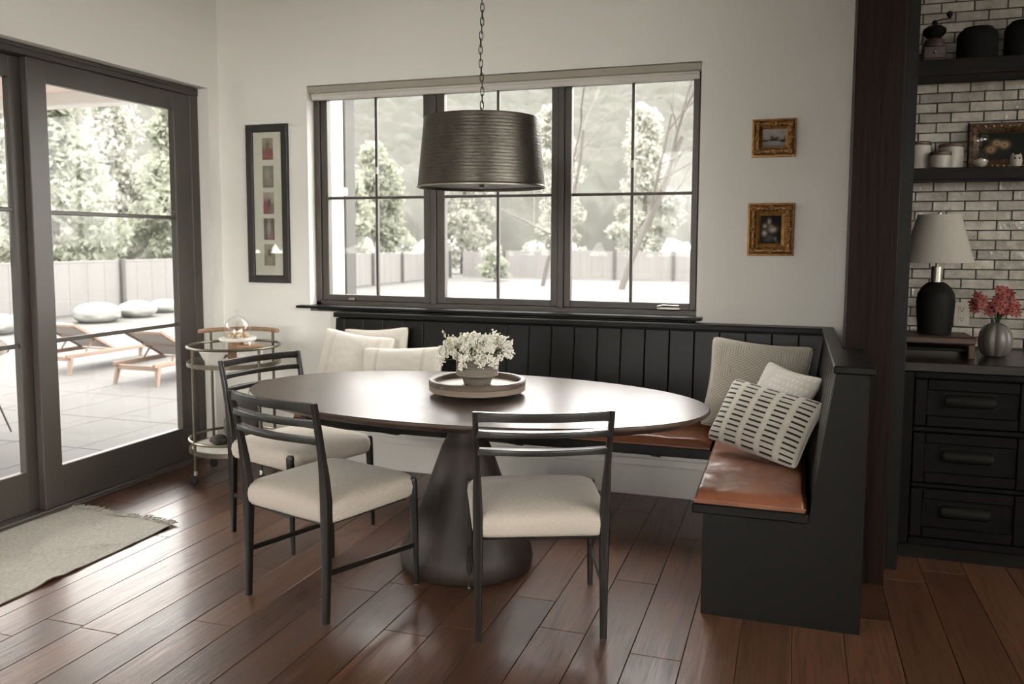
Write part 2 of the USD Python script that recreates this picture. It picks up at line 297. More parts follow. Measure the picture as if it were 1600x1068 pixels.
# floor: planks laid towards the back wall
floor = structx('floor')
obj('subfloor', box(XL - 0.1, XR, YR, YB, -0.15, -0.014), 'subfloor', floor)
PW = 0.1785
joints = {3: [2.90], 1: [2.81], 2: [3.43], 10: [2.53], 12: [2.345]}
k0, k1 = -11, 18
for k in range(k0, k1 + 1):
    x1 = -0.32 - PW * k; x0 = x1 - PW
    if k == k1: x0 = XL - 0.085
    js = list(joints.get(k + 1, [])) or [1.2 + ((k * 0.731 + 0.17 * (k % 3)) % 1.0) * 1.5]
    while js[-1] < YB - 0.5: js.append(js[-1] + 1.05 + rng.random() * 0.8)
    while js[0] > 0.9: js.insert(0, js[0] - 1.05 - rng.random() * 0.8)
    js = [0.55] + [j for j in js if 0.75 < j < YB - 0.25] + [YB - 0.001]
    if x0 > 1.62: js = [0.55, YB - 0.001]
    for a, b in zip(js, js[1:]):
        obj('plank', cbox(x0 + 0.0008, x1 - 0.0008, a + 0.0008, b - 0.0008, -0.014, 0.0, 0.0018), 'floor_oak', floor)
obj('rear_planking', cat(*[cbox(-0.32 - PW * (k + 1) + 0.001, -0.32 - PW * k - 0.001, YR, 0.549, -0.014, 0, 0.0015) for k in range(-26, 18)]), 'floor_oak', floor, kind='stuff')

# sliding glass door
door = structx('door_1')
XD = -3.654
obj('head', cat(cbox(XL - 0.19, XD + 0.004, DY0, DY1, 2.345, DZ - 0.001), cbox(XD + 0.004, XD + 0.016, DY0 + 0.02, DY1 - 0.03, 2.372, DZ - 0.002, 0.002)), 'bronze_frame', door)
obj('jamb', cbox(XL - 0.19, XD, 4.497, DY1 - 0.0005, 0.02, 2.345), 'bronze_frame', door)
obj('jamb', cbox(XL - 0.19, XD, DY0, DY0 + 0.06, 0.02, 2.345), 'bronze_frame', door)
obj('threshold', cat(cbox(XL - 0.19, XD + 0.012, DY0, DY1, 0.0005, 0.022), cbox(XD + 0.012, XD + 0.03, DY0, DY1, 0.0005, 0.01, 0.002)), 'bronze_frame', door)
def door_panel(y0, y1, gy0, gy1, xf, m1, m2):
    xb = xf - 0.046
    for a, b in ((y0, gy0), (gy1, y1)): obj('stile', cbox(xb, xf, a, b, 0.023, 2.343, 0.004), 'bronze_frame', door)
    for a, b in ((0.023, 0.235), (2.231, 2.343)): obj('rail', cbox(xb + .001, xf - .001, gy0 - .002, gy1 + .002, a, b, 0.004), 'bronze_frame', door)
    for z in (m1, m2): obj('muntin', cbox(xf - 0.030, xf - 0.008, gy0, gy1, z - 0.011, z + 0.011, 0.003), 'bronze_frame', door)
    zs = [0.235, m2, m1, 2.231]
    for a, b in zip(zs, zs[1:]): obj('pane', box(xf - 0.022, xf - 0.017, gy0 - .001, gy1 + .001, a, b), 'window_glass', door)
door_panel(3.295, 4.496, 3.412, 4.348, XD - 0.002, 1.57, 0.90)
door_panel(2.070, 3.330, 2.187, 3.237, XD - 0.056, 1.58, 0.89)
door_panel(0.901, 2.106, 1.018, 1.99, XD - 0.108, 1.57, 0.90)

# window of three casements
win = structx('window_1')
YW = 4.765
obj('window_frame', cat(cbox(WX0 + .001, WX0 + 0.042, YW - 0.012, 4.86, WZ0 - .015, WZ1 - .001), cbox(WX1 - 0.012, WX1 + 0.0, YW - 0.012, 4.86, WZ0 - .015, WZ1 - .001),
    cbox(WX0, WX1, YW - 0.012, 4.86, WZ0 - .015, 1.045), cbox(WX0, WX1, YW - 0.012, 4.86, 2.345, WZ1 - .001),
    cbox(-2.115, -2.075, YW - 0.012, 4.86, 1.03, 2.36), cbox(-1.305, -1.27, YW - 0.012, 4.86, 1.03, 2.36)), 'bronze_frame', win)
for (s0, s1, g0, g1, mx) in ((-2.876, -2.115, -2.828, -2.162, -2.487), (-2.075, -1.305, -2.022, -1.349, -1.681), (-1.27, -0.5065, -1.229, -0.543, -0.876)):
    zt = 2.345
    obj('sash', cat(cbox(s0, g0, YW, YW + 0.05, 1.046, zt), cbox(g1, s1, YW, YW + 0.05, 1.046, zt), cbox(g0 - .001, g1 + .001, YW + .001, YW + 0.049, 1.046, 1.086), cbox(g0 - .001, g1 + .001, YW + .001, YW + 0.049, 2.315, zt)), 'bronze_frame', win)
    obj('muntin', cbox(mx - 0.0085, mx + 0.0085, YW + 0.008, YW + 0.034, 1.086, 2.315, 0.003), 'bronze_frame', win)
    obj('muntin', cbox(g0, g1, YW + 0.009, YW + 0.033, 1.691, 1.708, 0.003), 'bronze_frame', win)
    for a, b in ((g0, mx), (mx, g1)):
        for c, d in ((1.086, 1.70), (1.70, 2.315)): obj('pane', box(a, b, YW + 0.018, YW + 0.023, c, d), 'window_glass', win)
    if mx != -1.681: obj('sensor_clip', cbox(mx - 0.011, mx + 0.011, YW + 0.001, YW + 0.01, 1.845, 1.885, 0.002), 'white_trim', win)
hx = -0.655
obj('crank_handle', cat(cbox(hx - 0.065, hx + 0.065, YW - 0.020, YW - 0.006, 1.048, 1.062, 0.004), tube([(hx - 0.06, YW - 0.024, 1.064), (hx - 0.03, YW - 0.03, 1.072), (hx + 0.06, YW - 0.03, 1.07)], 0.006)), 'steel', win)
hx = -2.66
obj('crank_handle', cat(cbox(hx - 0.02, hx + 0.02, YW - 0.018, YW - 0.004, 1.052, 1.066, 0.003)), 'steel', win)
setd(obj('window_sill', cbox(-2.985, -0.458, 4.615, YW - 0.013, 1.0045, 1.020, 0.003), 'black_paint', win))
sh = thing('roller_shade', 'beige roller shade cassette rolled up across the head of the window', 'roller shade')
obj('cassette', cat(cbox(WX0 + .003, WX1 - .003, 4.688, 4.752, 2.348, 2.389, 0.004)), 'shade_roll', sh)
obj('hem_bar', cbox(WX0 + .02, WX1 - .012, 4.70, 4.725, 2.306, 2.334, 0.004), 'shade_hem', sh)
obj('fabric_roll', T(lathe([(0, 0), (0.019, 0), (0.019, WX1 - WX0 - .03), (0, WX1 - WX0 - .03)], 20), (WX0 + .015, 4.725, 2.338), ry=90), 'shade_hem', sh)

# timber post, partition and tiled kitchen wall to the right
single('timber_post', limb([(0.308, 3.825, 0.0005, 0.092, 0.092), (0.308, 3.825, ZC - .0005, 0.092, 0.092)], r=0.06, k=2), 'timber', 'dark stained square timber post at the right end of the dining nook', 'post')
struct('wall_partition', box(0.33, 0.47, 3.93, YB, -0.01, ZC), 'black_paint')
alc = structx('wall_kitchen')
obj('backing', box(0.47, 1.435, 4.664, YB, 0.0, ZC), 'grout', alc)
PZ, PX = 0.0478, 0.1425
Zs = 1.585
for r in range(-14, 31):
    z0 = Zs + r * PZ
    if z0 < 0.905 or z0 + PZ > ZC: continue
    xo = 0.935 if r % 2 == 0 else 0.935 + PX / 2 - 0.008
    xs = [xo + i * PX for i in range(-5, 7)]
    for a in xs:
        b = min(a + PX - 0.0045, 1.43); a0 = max(a, 0.4715)
        if b < 0.49 or a > 1.40: continue
        t = cbox(a0, b, 4.651 + rng.random() * 0.0025, 4.664, z0 + 0.0022, z0 + PZ - 0.0022, 0.0022)
        c = t.vertices.mean(0); t.apply_translation(-c)
        t = T(t, c, rx=rng.normal() * 1.1, rz=rng.normal() * 0.9)
        t.vertices[:, 1] = np.minimum(t.vertices[:, 1], 4.6645)
        obj('tile', t, 'tile_glaze', alc)

# ------------------------------------------------------------------ built-in corner bench
CZ = 0.990
bench = thing('corner_bench', 'built-in L-shaped black bench with vertical board backrest under the window', 'bench')
yb0, yb1 = 4.515, 4.572          # back boards: foot and head
a = -2.609 - 0.1325; xs = [-2.672] + [-2.609 + 0.1325 * i for i in range(22)]
def lean_board(x0, x1, foot, head, t, b=0.004):
    """A board from foot to head (points at its left edge's face), width x1 - x0 along +x."""
    return foot, head
dirb = np.array([0, yb1 - yb0, 0.955 - 0.42]); Lb = np.linalg.norm(dirb); nb = np.cross([1, 0, 0], dirb / Lb)
for x0, x1 in zip(xs, xs[1:]):
    if x0 > 0.17: break
    brd = cbox(0, min(x1, 0.175) - x0 - 0.001, 0, Lb, -0.02, 0, 0.0045)
    obj('backrest_board', frame(brd, (x0, yb0, 0.42), (1, 0, 0), dirb), 'black_paint', bench)
obj('back_frame', ext_x([(yb0 + .03, 0.42), (YB - .001, 0.42), (YB - .001, 0.958), (yb1 + .03, 0.958)], -2.668, 0.16), 'black_paint', bench)
# right-hand back, its boards leaning outwards
xf, xh = 0.088, 0.158
dirr = np.array([xh - xf, 0, 0.955 - 0.44]); Lr = np.linalg.norm(dirr)
ys = [3.236] + [3.236 + 0.104 + 0.1325 * i for i in range(10)]
for y0, y1 in zip(ys, ys[1:]):
    brd = cbox(0, y1 - y0 - 0.001, 0, Lr, -0.02, 0, 0.006)
    obj('backrest_board', frame(brd, (xf, y1 - 0.001, 0.44), (0, -1, 0), dirr), 'black_paint', bench)
obj('side_body', cat(ext_y([(xf + .03, 0.0), (0.270, 0.0), (0.270, 0.958), (xh + .03, 0.958)], 3.236, 3.728), ext_y([(xf + .03, 0.0), (0.208, 0.0), (0.208, 0.958), (xh + .03, 0.958)], 3.728, YB - .017)), 'black_paint', bench)
obj('cap_rail', cat(cbox(-2.68, 0.157, 4.553, YB - .001, 0.960, CZ, 0.005)), 'black_paint', bench)
cap = cat(cbox(0.150, 0.292, 3.195, 3.727, 0.960, CZ, 0.005), cbox(0.150, 0.213, 3.72, YB - .001, 0.9605, CZ - .0005, 0.005))
obj('cap_rail', cap, 'black_paint', bench)
obj('end_panel', ext_y([(-0.298, 0.0), (0.272, 0.0), (0.272, 0.959), (xh + 0.002, 0.959), (xf - .003, 0.42), (xf - .003, 0.399), (-0.298, 0.399)], 3.213, 3.2355), 'black_paint', bench)
obj('base_box', box(-0.285, xf + .03, 3.2355, YB - .017, 0.0, 0.398), 'black_paint', bench)
obj('seat_slab', cbox(-0.338, xf - 0.004, 3.198, 4.535, 0.399, 0.437, 0.005), 'black_paint', bench)
obj('seat_slab', cbox(-2.675, -0.339, 4.085, 4.535, 0.380, 0.432, 0.005), 'black_paint', bench)
for x in (-2.3, -1.5, -0.7): obj('wall_bracket', ext_x([(4.15, 0.379), (YB - .017, 0.379), (YB - .017, 0.24), (4.60, 0.24)], x, x + 0.035), 'black_paint', bench)

def cushion(x0, x1, y0, y1, z0, z1, seed=0, crown=0.018, n=(70, 40)):
    def fn(u, v):
        # wrap a rounded slab: top sheet bulges and rolls over the edges
        U, V = u * 2 - 1, v * 2 - 1
        ex = np.sign(U) * np.abs(U) ** 0.75; ey = np.sign(V) * np.abs(V) ** 0.75
        edge = np.clip((1 - np.maximum(np.abs(U), 0)) / 0.07, 0, 1); edgev = np.clip((1 - np.abs(V)) / 0.10, 0, 1)
        roll = np.sqrt(np.clip(1 - (1 - edge) ** 2, 0, 1)) * np.sqrt(np.clip(1 - (1 - edgev) ** 2, 0, 1))
        X = (x0 + x1) / 2 + (x1 - x0) / 2 * U; Y = (y0 + y1) / 2 + (y1 - y0) / 2 * V
        wr = meshkit.fbm(np.stack([X * 9, Y * 14, np.full_like(X, seed)], -1), 3, seed) - 0.5
        Z = z0 + 0.012 + (z1 - z0 - 0.012) * roll + crown * (1 - U ** 2) * (1 - V ** 2) + wr * 0.014 * roll
        return np.stack([X, Y, Z], -1)
    top, _, _ = grid(*n, fn)
    b = box(x0, x1, y0, y1, z0, z0 + 0.0125)
    seam = tube([(x0, y0, z0 + .012), (x1, y0, z0 + .012), (x1, y1, z0 + .012), (x0, y1, z0 + .012)], 0.004, 6, closed=True)
    return cat(top, b), seam
for args, lab in (((-2.66, -0.352, 4.078, 4.51, 0.4325, 0.476, 3, 0.012, (150, 40)), 'long brown leather seat cushion on the bench under the window'),
                  ((-0.330, xf - 0.018, 3.205, 4.50, 0.4375, 0.488, 5, 0.016, (50, 120)), 'brown leather seat cushion on the short right arm of the bench')):
    c = thing('seat_cushion', lab, 'cushion')
    body, seam = cushion(*args)
    obj('cushion_body', body, 'leather', c, smooth=50); obj('piping', seam, 'leather', c)

# ------------------------------------------------------------------ table
TC = (-1.340, 3.395)
table = thing('dining_table', 'large oval dark wood dining table on a flared pedestal', 'table', (*TC, 0), -1.6)
def oval(a, b, n=2.06, k=120):
    t = np.arange(k) * 2 * np.pi / k; c, s = np.cos(t), np.sin(t)
    return np.c_[a * np.sign(c) * np.abs(c) ** (2 / n), b * np.sign(s) * np.abs(s) ** (2 / n)]
def ovring(d, z): return np.c_[oval(1.046 - d, 0.601 - d), np.full(120, z)]
top = loft([ovring(0.10, 0.715), ovring(0.055, 0.718), ovring(0.006, 0.742), ovring(0.001, 0.747), ovring(0, 0.753), ovring(0.001, 0.757), ovring(0.005, 0.760)])
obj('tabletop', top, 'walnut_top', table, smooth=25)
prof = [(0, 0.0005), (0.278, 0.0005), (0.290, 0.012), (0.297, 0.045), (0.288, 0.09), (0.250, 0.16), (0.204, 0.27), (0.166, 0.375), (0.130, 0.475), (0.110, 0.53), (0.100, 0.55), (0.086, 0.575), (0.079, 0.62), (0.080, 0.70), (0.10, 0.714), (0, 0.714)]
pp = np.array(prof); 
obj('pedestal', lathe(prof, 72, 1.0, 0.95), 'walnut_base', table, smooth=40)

# ------------------------------------------------------------------ chairs
def make_chair(label, loc, rot):
    t = thing('dining_chair', label, 'chair', loc, rot, 'dining chairs at the oval table')
    H = 0.847
    for s in (-1, 1):
        # a rear leg that runs up into the back post
        p = limb([(s * .226, -.237, 0.004, .0115, .0125), (s * .226, -.232, 0.20, .0145, .0165), (s * .226, -.228, 0.36, .0175, .020), (s * .227, -.229, 0.47, .0180, .0205), (s * .229, -.238, 0.56, .0155, .018),
                  (s * .231, -.250, 0.64, .0115, .0145), (s * .234, -.268, 0.74, .0105, .0135), (s * .238, -.290, H - .004, .0095, .012), (s * .238, -.2905, H, .0075, .010)], r=0.55)
        lg = obj('leg', p, 'black_oak', t)
        obj('foot_glide', T(lathe([(0, 0), (.008, 0), (.008, .004), (0, .004)], 12), (s * .226, -.237, 0.0003)), 'steel', lg)
    for s in (-1, 1):
        p = limb([(s * .252, .240, 0.004, .0105, .0105), (s * .250, .234, 0.22, .0145, .0145), (s * .247, .228, 0.40, .0185, .0185), (s * .246, .226, 0.448, .0185, .0185), (s * .246, .226, 0.458, .013, .013)], r=0.95, k=4)
        lg = obj('leg', p, 'black_oak', t)
        obj('foot_glide', T(lathe([(0, 0), (.008, 0), (.008, .004), (0, .004)], 12), (s * .252, .240, 0.0003)), 'steel', lg)
    # three curved slats
    for z0, z1, name in ((H - .032, H, 'top_rail'), (.758, .780, 'back_slat'), (.694, .715, 'back_slat')):
        zc = (z0 + z1) / 2; R = []
        yb = -.250 - (zc - .64) * .193; hw = .231 + (zc - .64) * .034; dp = .011 if name == 'top_rail' else .018; dr = .001
        for i in range(17):
            u = i / 16 * 2 - 1; x = u * hw; y = yb - 0.040 * (1 - u * u); k = 1 - .45 * abs(u) ** 8
            fl_ = .006 * abs(u) ** 8
            R.append([(x, y + dy * k, z) for dy, z in ((-dp, z0 - fl_ + .002), (-dp, z1 - dr - .003), (-dp + .003, z1 - dr), (dp - .003, z1), (dp, z1 - .003), (dp, z0 + .002 - fl_), (dp - .002, z0 - fl_), (-dp + .002, z0 - fl_))])
        obj(name, loft(R), 'black_oak', t, smooth=40)
    for s in (-1, 1):
        obj('stretcher', beam((s * .226, -.232, .192), (s * .249, .233, .172), .013, .021, bev=.004), 'black_oak', t)
    obj('seat_rail', cat(*[beam((s * .205, -.225, .377), (s * .222, .205, .377), .018, .018) for s in (-1, 1)], beam((-.222, .200, .377), (.222, .200, .377), .018, .018), beam((-.205, -.212, .377), (.205, -.212, .377), .018, .018)), 'black_oak', t)
    # upholstered pad: rounded trapezoid, domed
    R = []
    for z, d in ((.379, .022), (.383, .006), (.396, -.002), (.425, -.006), (.447, -.003), (.461, .007), (.471, .022), (.480, .048), (.488, .095), (.4935, .150), (.495, .20)):
        ring = rrect(.256 - d, .245 - d, r=0.22 if d < .03 else 0.35, k=6)
        tap = 1 - 0.055 * (0.5 - ring[:, 1] / 0.49)
        bow = 0.012 * (1 - (ring[:, 0] / .256) ** 2) * (ring[:, 1] > 0.1)
        R.append(np.c_[ring[:, 0] * tap, ring[:, 1] + bow + 0.004, np.full(len(ring), z)])
    obj('seat', loft(R), 'linen', t, smooth=50)
    return t
chair = make_chair('black slat-back dining chair with beige seat, nearest to the right, in front of the pedestal', (-0.907, 3.02, 0), 22)
dup(chair, 'black slat-back dining chair with beige seat at the front left of the table', (-1.762, 2.950, 0), -16.5, 'dining chairs at the oval table')
dup(chair, 'black slat-back dining chair with beige seat, farthest left, beside the bar cart', (-2.275, 3.535, 0), -107.5, 'dining chairs at the oval table')

# ------------------------------------------------------------------ centrepiece
TRX, TRY = -1.300, 3.425
tray = thing('round_tray', 'round two-tone wooden tray with a raised rim in the middle of the table', 'tray', (TRX, TRY, 0.7605))
obj('foot', lathe([(0, 0), (.10, 0), (.10, .018), (0, .018)], 48), 'tray_dark', tray)
obj('tray_base', lathe([(0, .018), (.205, .018), (.211, .022), (.212, .044), (.188, .044), (.188, .0435), (0, .0435)], 72), 'tray_light', tray, smooth=25)
obj('rim', lathe([(.189, .0442), (.212, .0442), (.213, .062), (.209, .068), (.193, .068), (.189, .063), (.189, .0442)], 72), 'tray_dark', tray, smooth=25)
obj('rim_pin', balls([(.213 * math.cos(t), .213 * math.sin(t), .053) for t in (-2.0, -0.55, 0.9, 2.4)], .0035, 1), 'tray_light', tray)
bowl = thing('flower_bowl', 'ribbed grey clay bowl with a narrow foot standing in the round tray', 'bowl', (TRX, TRY, 0.7605 + .044))
ribs = [(.0925 + .0012 * math.sin(i * 2.1), .042 + i * .0036) for i in range(20)]
obj('bowl_body', lathe([(0, 0), (.056, 0), (.059, .004), (.066, .026), (.080, .036), (.090, .0405)] + ribs + [(.092, .116), (.0865, .117), (.085, .10), (.083, .06), (0, .06)], 64), 'bowl_clay', bowl, smooth=40)
fl = thing('flower_arrangement', "white baby's breath with cream sprigs filling the clay bowl on the table", 'flowers', (TRX, TRY, 0.7605 + .044))
obj('moss', lathe([(0, .061), (.080, .061), (.078, .105), (.04, .115), (0, .118)], 32), 'stem', fl)
C = []; STE = []
heads = []
for i in range(100):
    t = rng.random() * 2 * math.pi; q = rng.random() ** 0.6
    r = .165 * q; z = .192 - .095 * q ** 3 + .032 * abs(math.cos(t)) * q + rng.normal() * .010
    if abs(math.cos(t)) < 0.4: r *= .8
    heads.append((r * math.cos(t), r * math.sin(t) * .85, z))
heads += [(.15, -.03, .165), (.158, -.02, .185), (.15, .0, .145), (-.16, -.02, .15), (-.15, -.03, .135), (.05, -.11, .125), (-.02, -.115, .12), (.10, -.10, .13)]
for h in heads:
    h = np.array(h); STE.append(rod((h[0] * .3, h[1] * .3, .11), h, .0009, 4))
    n = 30
    d = rng.normal(size=(n, 3)); d /= np.linalg.norm(d, axis=1, keepdims=True)
    C.append(h + d * (.006 + .018 * rng.random((n, 1))))
C = np.vstack(C)
obj('blossoms', balls(C, .0032 + .0026 * rng.random(len(C)), 0), 'blossom', fl, smooth=True, kind='stuff')
obj('stems', cat(*STE), 'stem', fl, kind='stuff')
SP = []
for (x, y, h, lx, ly) in ((-.085, -.03, .235, -.06, -.02), (-.06, -.02, .225, -.01, 0), (-.05, -.04, .22, .03, -.02), (-.075, -.04, .21, -.03, -.03), (-.03, -.02, .215, .02, .0), (.035, -.02, .225, .01, .0), (.06, -.02, .222, .03, .0), (.0, -.03, .20, .01, -.02), (-.06, -.07, .19, -.02, -.04)):
    for k in range(34):
        f = k / 33; c = np.array([x + lx * f, y + ly * f, .12 + (h - .12) * f]); w = .013 * (1 - f) ** .7 + .002
        d = rng.normal(size=3); d /= np.linalg.norm(d); SP.append(c + d * w)
obj('cream_sprigs', balls(SP, .0042, 0), 'sprig', fl, smooth=True, kind='stuff')

# ------------------------------------------------------------------ pendant lamp
PX_, PY_ = -1.27, 3.395
pend = thing('pendant_lamp', 'hammered pewter drum pendant lamp hanging on a chain over the table', 'lamp', (PX_, PY_, 1.655))
sh_o = [(.2725, 0), (.2735, .004), (.2705, .012)] + [(.2705 - .0275 * f + .0003 * math.sin(f * 130), .012 + .276 * f) for f in np.linspace(0, 1, 60)] + [(.2425, .2905), (.2405, .2915), (.2395, .288)]
obj('shade', lathe(sh_o + [(.2675, .012), (.2690, .002), (.2725, 0)], 96), 'pewter', pend, smooth=30)
obj('rim_band', lathe([(.2690, -.0005), (.2745, -.0005), (.2750, .005), (.2730, .006), (.2690, .004), (.2690, -.0005)], 96), 'pewter_plain', pend)
obj('diffuser', lathe([(0, .012), (.266, .012), (.266, .016), (0, .016)], 64), 'diffuser_glass', pend)
obj('finial', lathe([(0, -.003), (.009, -.001), (.013, .005), (.010, .0115), (0, .0118)], 20), 'white_ceramic', pend)
obj('spider', cat(rod((-.242, 0, .27), (.242, 0, .27), .004), rod((0, -.242, .27), (0, .242, .27), .004), rod((0, 0, .014), (0, 0, .30), .007)), 'dark_metal', pend)
nl, pitch = 38, 0.0287
zt = .30
ringp = [(.0075 * math.cos(t) , 0, .0165 * math.sin(t) + (0.003 if math.sin(t) > 0 else -0.003)) for t in np.arange(14) * 2 * math.pi / 14]
link = tube(ringp, .0019, 6, closed=True)
for i in range(nl):
    z = zt + .018 + i * pitch
    if 1.655 + z > ZC - .05: break
    wob = .004 * math.sin(i * .55)
    obj('chain_link', T(link, (wob, 0, z), rz=(20 if i % 2 else 105) + 9 * math.sin(i * 1.7)), 'dark_metal', pend)
obj('ceiling_canopy', lathe([(0, ZC - 1.655 - .05), (.03, ZC - 1.655 - .05), (.06, ZC - 1.655 - .02), (.065, ZC - 1.655 - .0005), (0, ZC - 1.655 - .0005)], 32), 'dark_metal', pend)

# ------------------------------------------------------------------ pillows
def pillow(w, h, t, paint, seed=0, n=(110, 90), ear=0.07, wr=0.006):
    """Front and back sheets of a stuffed pillow in the xy plane, z towards the front; paint(x, y, front) gives linear RGB."""
    def sheet(sgn):
        def fn(u, v):
            U, V = u * 2 - 1, v * 2 - 1
            rc = 1 - .05 * (U * V) ** 8; X = w / 2 * U * (1 - ear * (1 - V ** 2) * np.abs(U) ** 3) * rc; Y = h / 2 * V * (1 - ear * (1 - U ** 2) * np.abs(V) ** 3) * rc
            d = np.clip((1 - np.abs(U) ** 3), 0, 1) ** .45 * np.clip((1 - np.abs(V) ** 3), 0, 1) ** .45
            nz = meshkit.fbm(np.stack([X * 11, Y * 11, np.full_like(X, seed + sgn)], -1), 3, seed) - .5
            return np.stack([X, Y, sgn * (t / 2 * d + nz * wr * 2 * np.minimum(1, d * 3))], -1)
        g, u, v = grid(*n, fn)
        if sgn < 0: g = trimesh.Trimesh(g.vertices, g.faces[:, ::-1], process=False)
        return g, paint((u - .5) * w, (v - .5) * h, sgn > 0)
    a, ca = sheet(1); b, cb = sheet(-1)
    return cat(a, b), np.vstack([ca, cb])
def seam_of(w, h, ear, r=0.005):
    P = []
    for s in range(4):
        for i in range(24):
            f = i / 24 * 2 - 1; U, V = ((f, -1), (1, f), (-f, 1), (-1, -f))[s]
            rc = 1 - .05 * (U * V) ** 8; P.append((w / 2 * U * (1 - ear * (1 - V ** 2) * abs(U) ** 3) * rc, h / 2 * V * (1 - ear * (1 - U ** 2) * abs(V) ** 3) * rc, 0))
    return tube(P, r, 6, closed=True)
def flat(c): 
    c = np.array(c); return lambda x, y, f: np.tile(c, (len(x), 1))
def place_pillow(name, label, w, h, t, paint, o, x, y, seed, ear=.07, piping=None, n=(110, 90), group=None):
    """o: centre of the pillow; x along its width, y up its height."""
    P = thing(name, label, 'pillow', group=group)
    m_, c = pillow(w, h, t, paint, seed, n, ear)
    obj('cover', frame(m_, o, x, y), 'woven', P, col=c)
    obj('piping' if piping else 'seam', frame(seam_of(w, h, ear, .005 if piping else .0025), o, x, y), piping or 'linen', P)
    return P
def striped(x, y, f):
    base = np.tile([.66, .625, .56], (len(x), 1)); 
    for x0 in (-.15, -.138): base[np.abs(x - x0) < .0028] = [.50, .47, .41]
    for x0 in (.15, .138): base[np.abs(x - x0) < .0028] = [.50, .47, .41]
    return base
def dashes(x, y, f):
    base = np.tile([.60, .565, .495], (len(x), 1)); nc, nr = 5, 13
    cx = (x / .47 + .5) * nc; cy = (y / .31 + .5) * nr; fx, fy = cx - np.floor(cx), cy - np.floor(cy)
    base[(fx < .10) | (fx > .90)] = [.66, .63, .56]
    base[(fx > .18) & (fx < .84) & (np.abs(fy - .5) < .17)] = [.035, .03, .025]
    return base
def weave(x, y, f):
    s = .088; base = np.tile([.56, .525, .455], (len(x), 1))
    # hexagonal cells, each ruled in one of three directions
    q = (math.sqrt(3) / 3 * x - y / 3) / s; r = 2 / 3 * y / s; cx, cz = q, r; cy = -cx - cz
    rx, ry, rz = np.round(cx), np.round(cy), np.round(cz); dx, dy, dz = abs(rx - cx), abs(ry - cy), abs(rz - cz)
    k = (dx > dy) & (dx > dz); rx = np.where(k, -ry - rz, rx); k2 = ~k & (dy > dz); rz = np.where(~k & ~k2, -rx - ry, rz)
    X0 = s * (math.sqrt(3) * rx + math.sqrt(3) / 2 * rz); Y0 = s * 1.5 * rz; px, py = x - X0, y - Y0
    ang = np.arctan2(py, px); sec = np.floor((ang + math.pi) / (2 * math.pi / 3)).astype(int) % 3
    rot = (rx.astype(int) + 2 * rz.astype(int)) % 2
    th = np.radians(np.array([60., 0., 120.]))[sec] + rot * math.radians(60)
    d = px * np.cos(th) + py * np.sin(th); w = (d / .0125) % 1.0
    base[w < .38] = [.36, .325, .27]
    return base
def dotted(x, y, f):
    base = np.tile([.60, .575, .52], (len(x), 1)); a, b = x / .030, y / .030
    i = np.floor(b).astype(int) % 2; fa, fb = (a + .5 * i) % 1 - .5, b % 1 - .5
    base[(fa ** 2 + fb ** 2 < .10) & (x > -.06)] = [.68, .655, .60]
    return base
place_pillow('throw_pillow', 'off-white linen throw pillow with a seam stripe, leftmost on the bench', .46, .44, .14, striped, (-2.410, 4.310, .688), (1, .05, -.11), (-.07, .28, .95), 1, ear=.09)
place_pillow('throw_pillow', 'off-white throw pillow tucked behind the leftmost pillow against the dark backrest', .44, .44, .10, flat((.64, .61, .545)), (-2.345, 4.468, .698), (1, 0, .06), (-.02, .16, .98), 2, ear=.09)
place_pillow('lumbar_pillow', 'long off-white lumbar pillow with seam stripes in front, behind the flower bowl', .50, .36, .13, striped, (-2.055, 4.215, .668), (1, .06, .05), (0, .34, .94), 3, ear=.08)
place_pillow('throw_pillow', 'large beige throw pillow with a geometric line weave in the right corner of the bench', .50, .47, .15, weave, (-.155, 4.330, .712), (1, -.07, -.07), (.10, .36, .92), 4, ear=.09, piping='linen', n=(230, 210))
place_pillow('throw_pillow', 'small pale dotted throw pillow between the large woven pillow and the striped lumbar pillow', .40, .38, .10, dotted, (-.050, 3.985, .685), (.58, -.80, -.06), (.36, .28, .90), 5, ear=.10, n=(140, 140))
place_pillow('lumbar_pillow', 'cream lumbar pillow with rows of short dark dashes on the right bench seat', .47, .31, .13, dashes, (-.100, 3.772, .652), (.828, -.56, -.10), (.30, .42, .86), 6, ear=.05, n=(260, 180))

# ------------------------------------------------------------------ bar cart in the corner
CX_, CY_ = -3.180, 4.247
cart = thing('bar_cart', 'round bronze bar cart with glass top, white lower shelf and casters in the corner', 'bar cart', (CX_, CY_, 0))
lat, fw = np.array([.80, .60]), np.array([-.60, .80])
def cpt(l, f): q = lat * l + fw * f; return q
RC = .268
def ring(z, r=RC, t=.0085): return tube([(r * math.cos(a), r * math.sin(a), z) for a in np.arange(72) * 2 * math.pi / 72], t, 8, closed=True)
posts = [cpt(-.232, -.135), cpt(-.135, .232), cpt(.135, -.232), cpt(.232, .135)]
for i, p in enumerate(posts):
    q = p * 1.0
    obj('post', rod((*q, .075), (*q, .868 if i in (1, 3) else .80), .0085, 12), 'bronze_tube', cart)
for z in (.80, .245): obj('gallery_rail', ring(z), 'bronze_tube', cart)
for z in (.70, .185): obj('shelf_ring', lathe([(.255, z - .012), (.272, z - .012), (.272, z + .012), (.255, z + .012), (.255, z - .012)], 72), 'bronze_tube', cart)
obj('glass_shelf', lathe([(0, .694), (.2545, .694), (.2545, .702), (0, .702)], 64), 'thin_glass', cart)
obj('lower_shelf', lathe([(0, .178), (.2545, .178), (.2545, .196), (0, .196)], 64), 'marble', cart)
a1, a2 = math.atan2(posts[1][1], posts[1][0]) + .32, math.atan2(posts[3][1], posts[3][0]) - .25
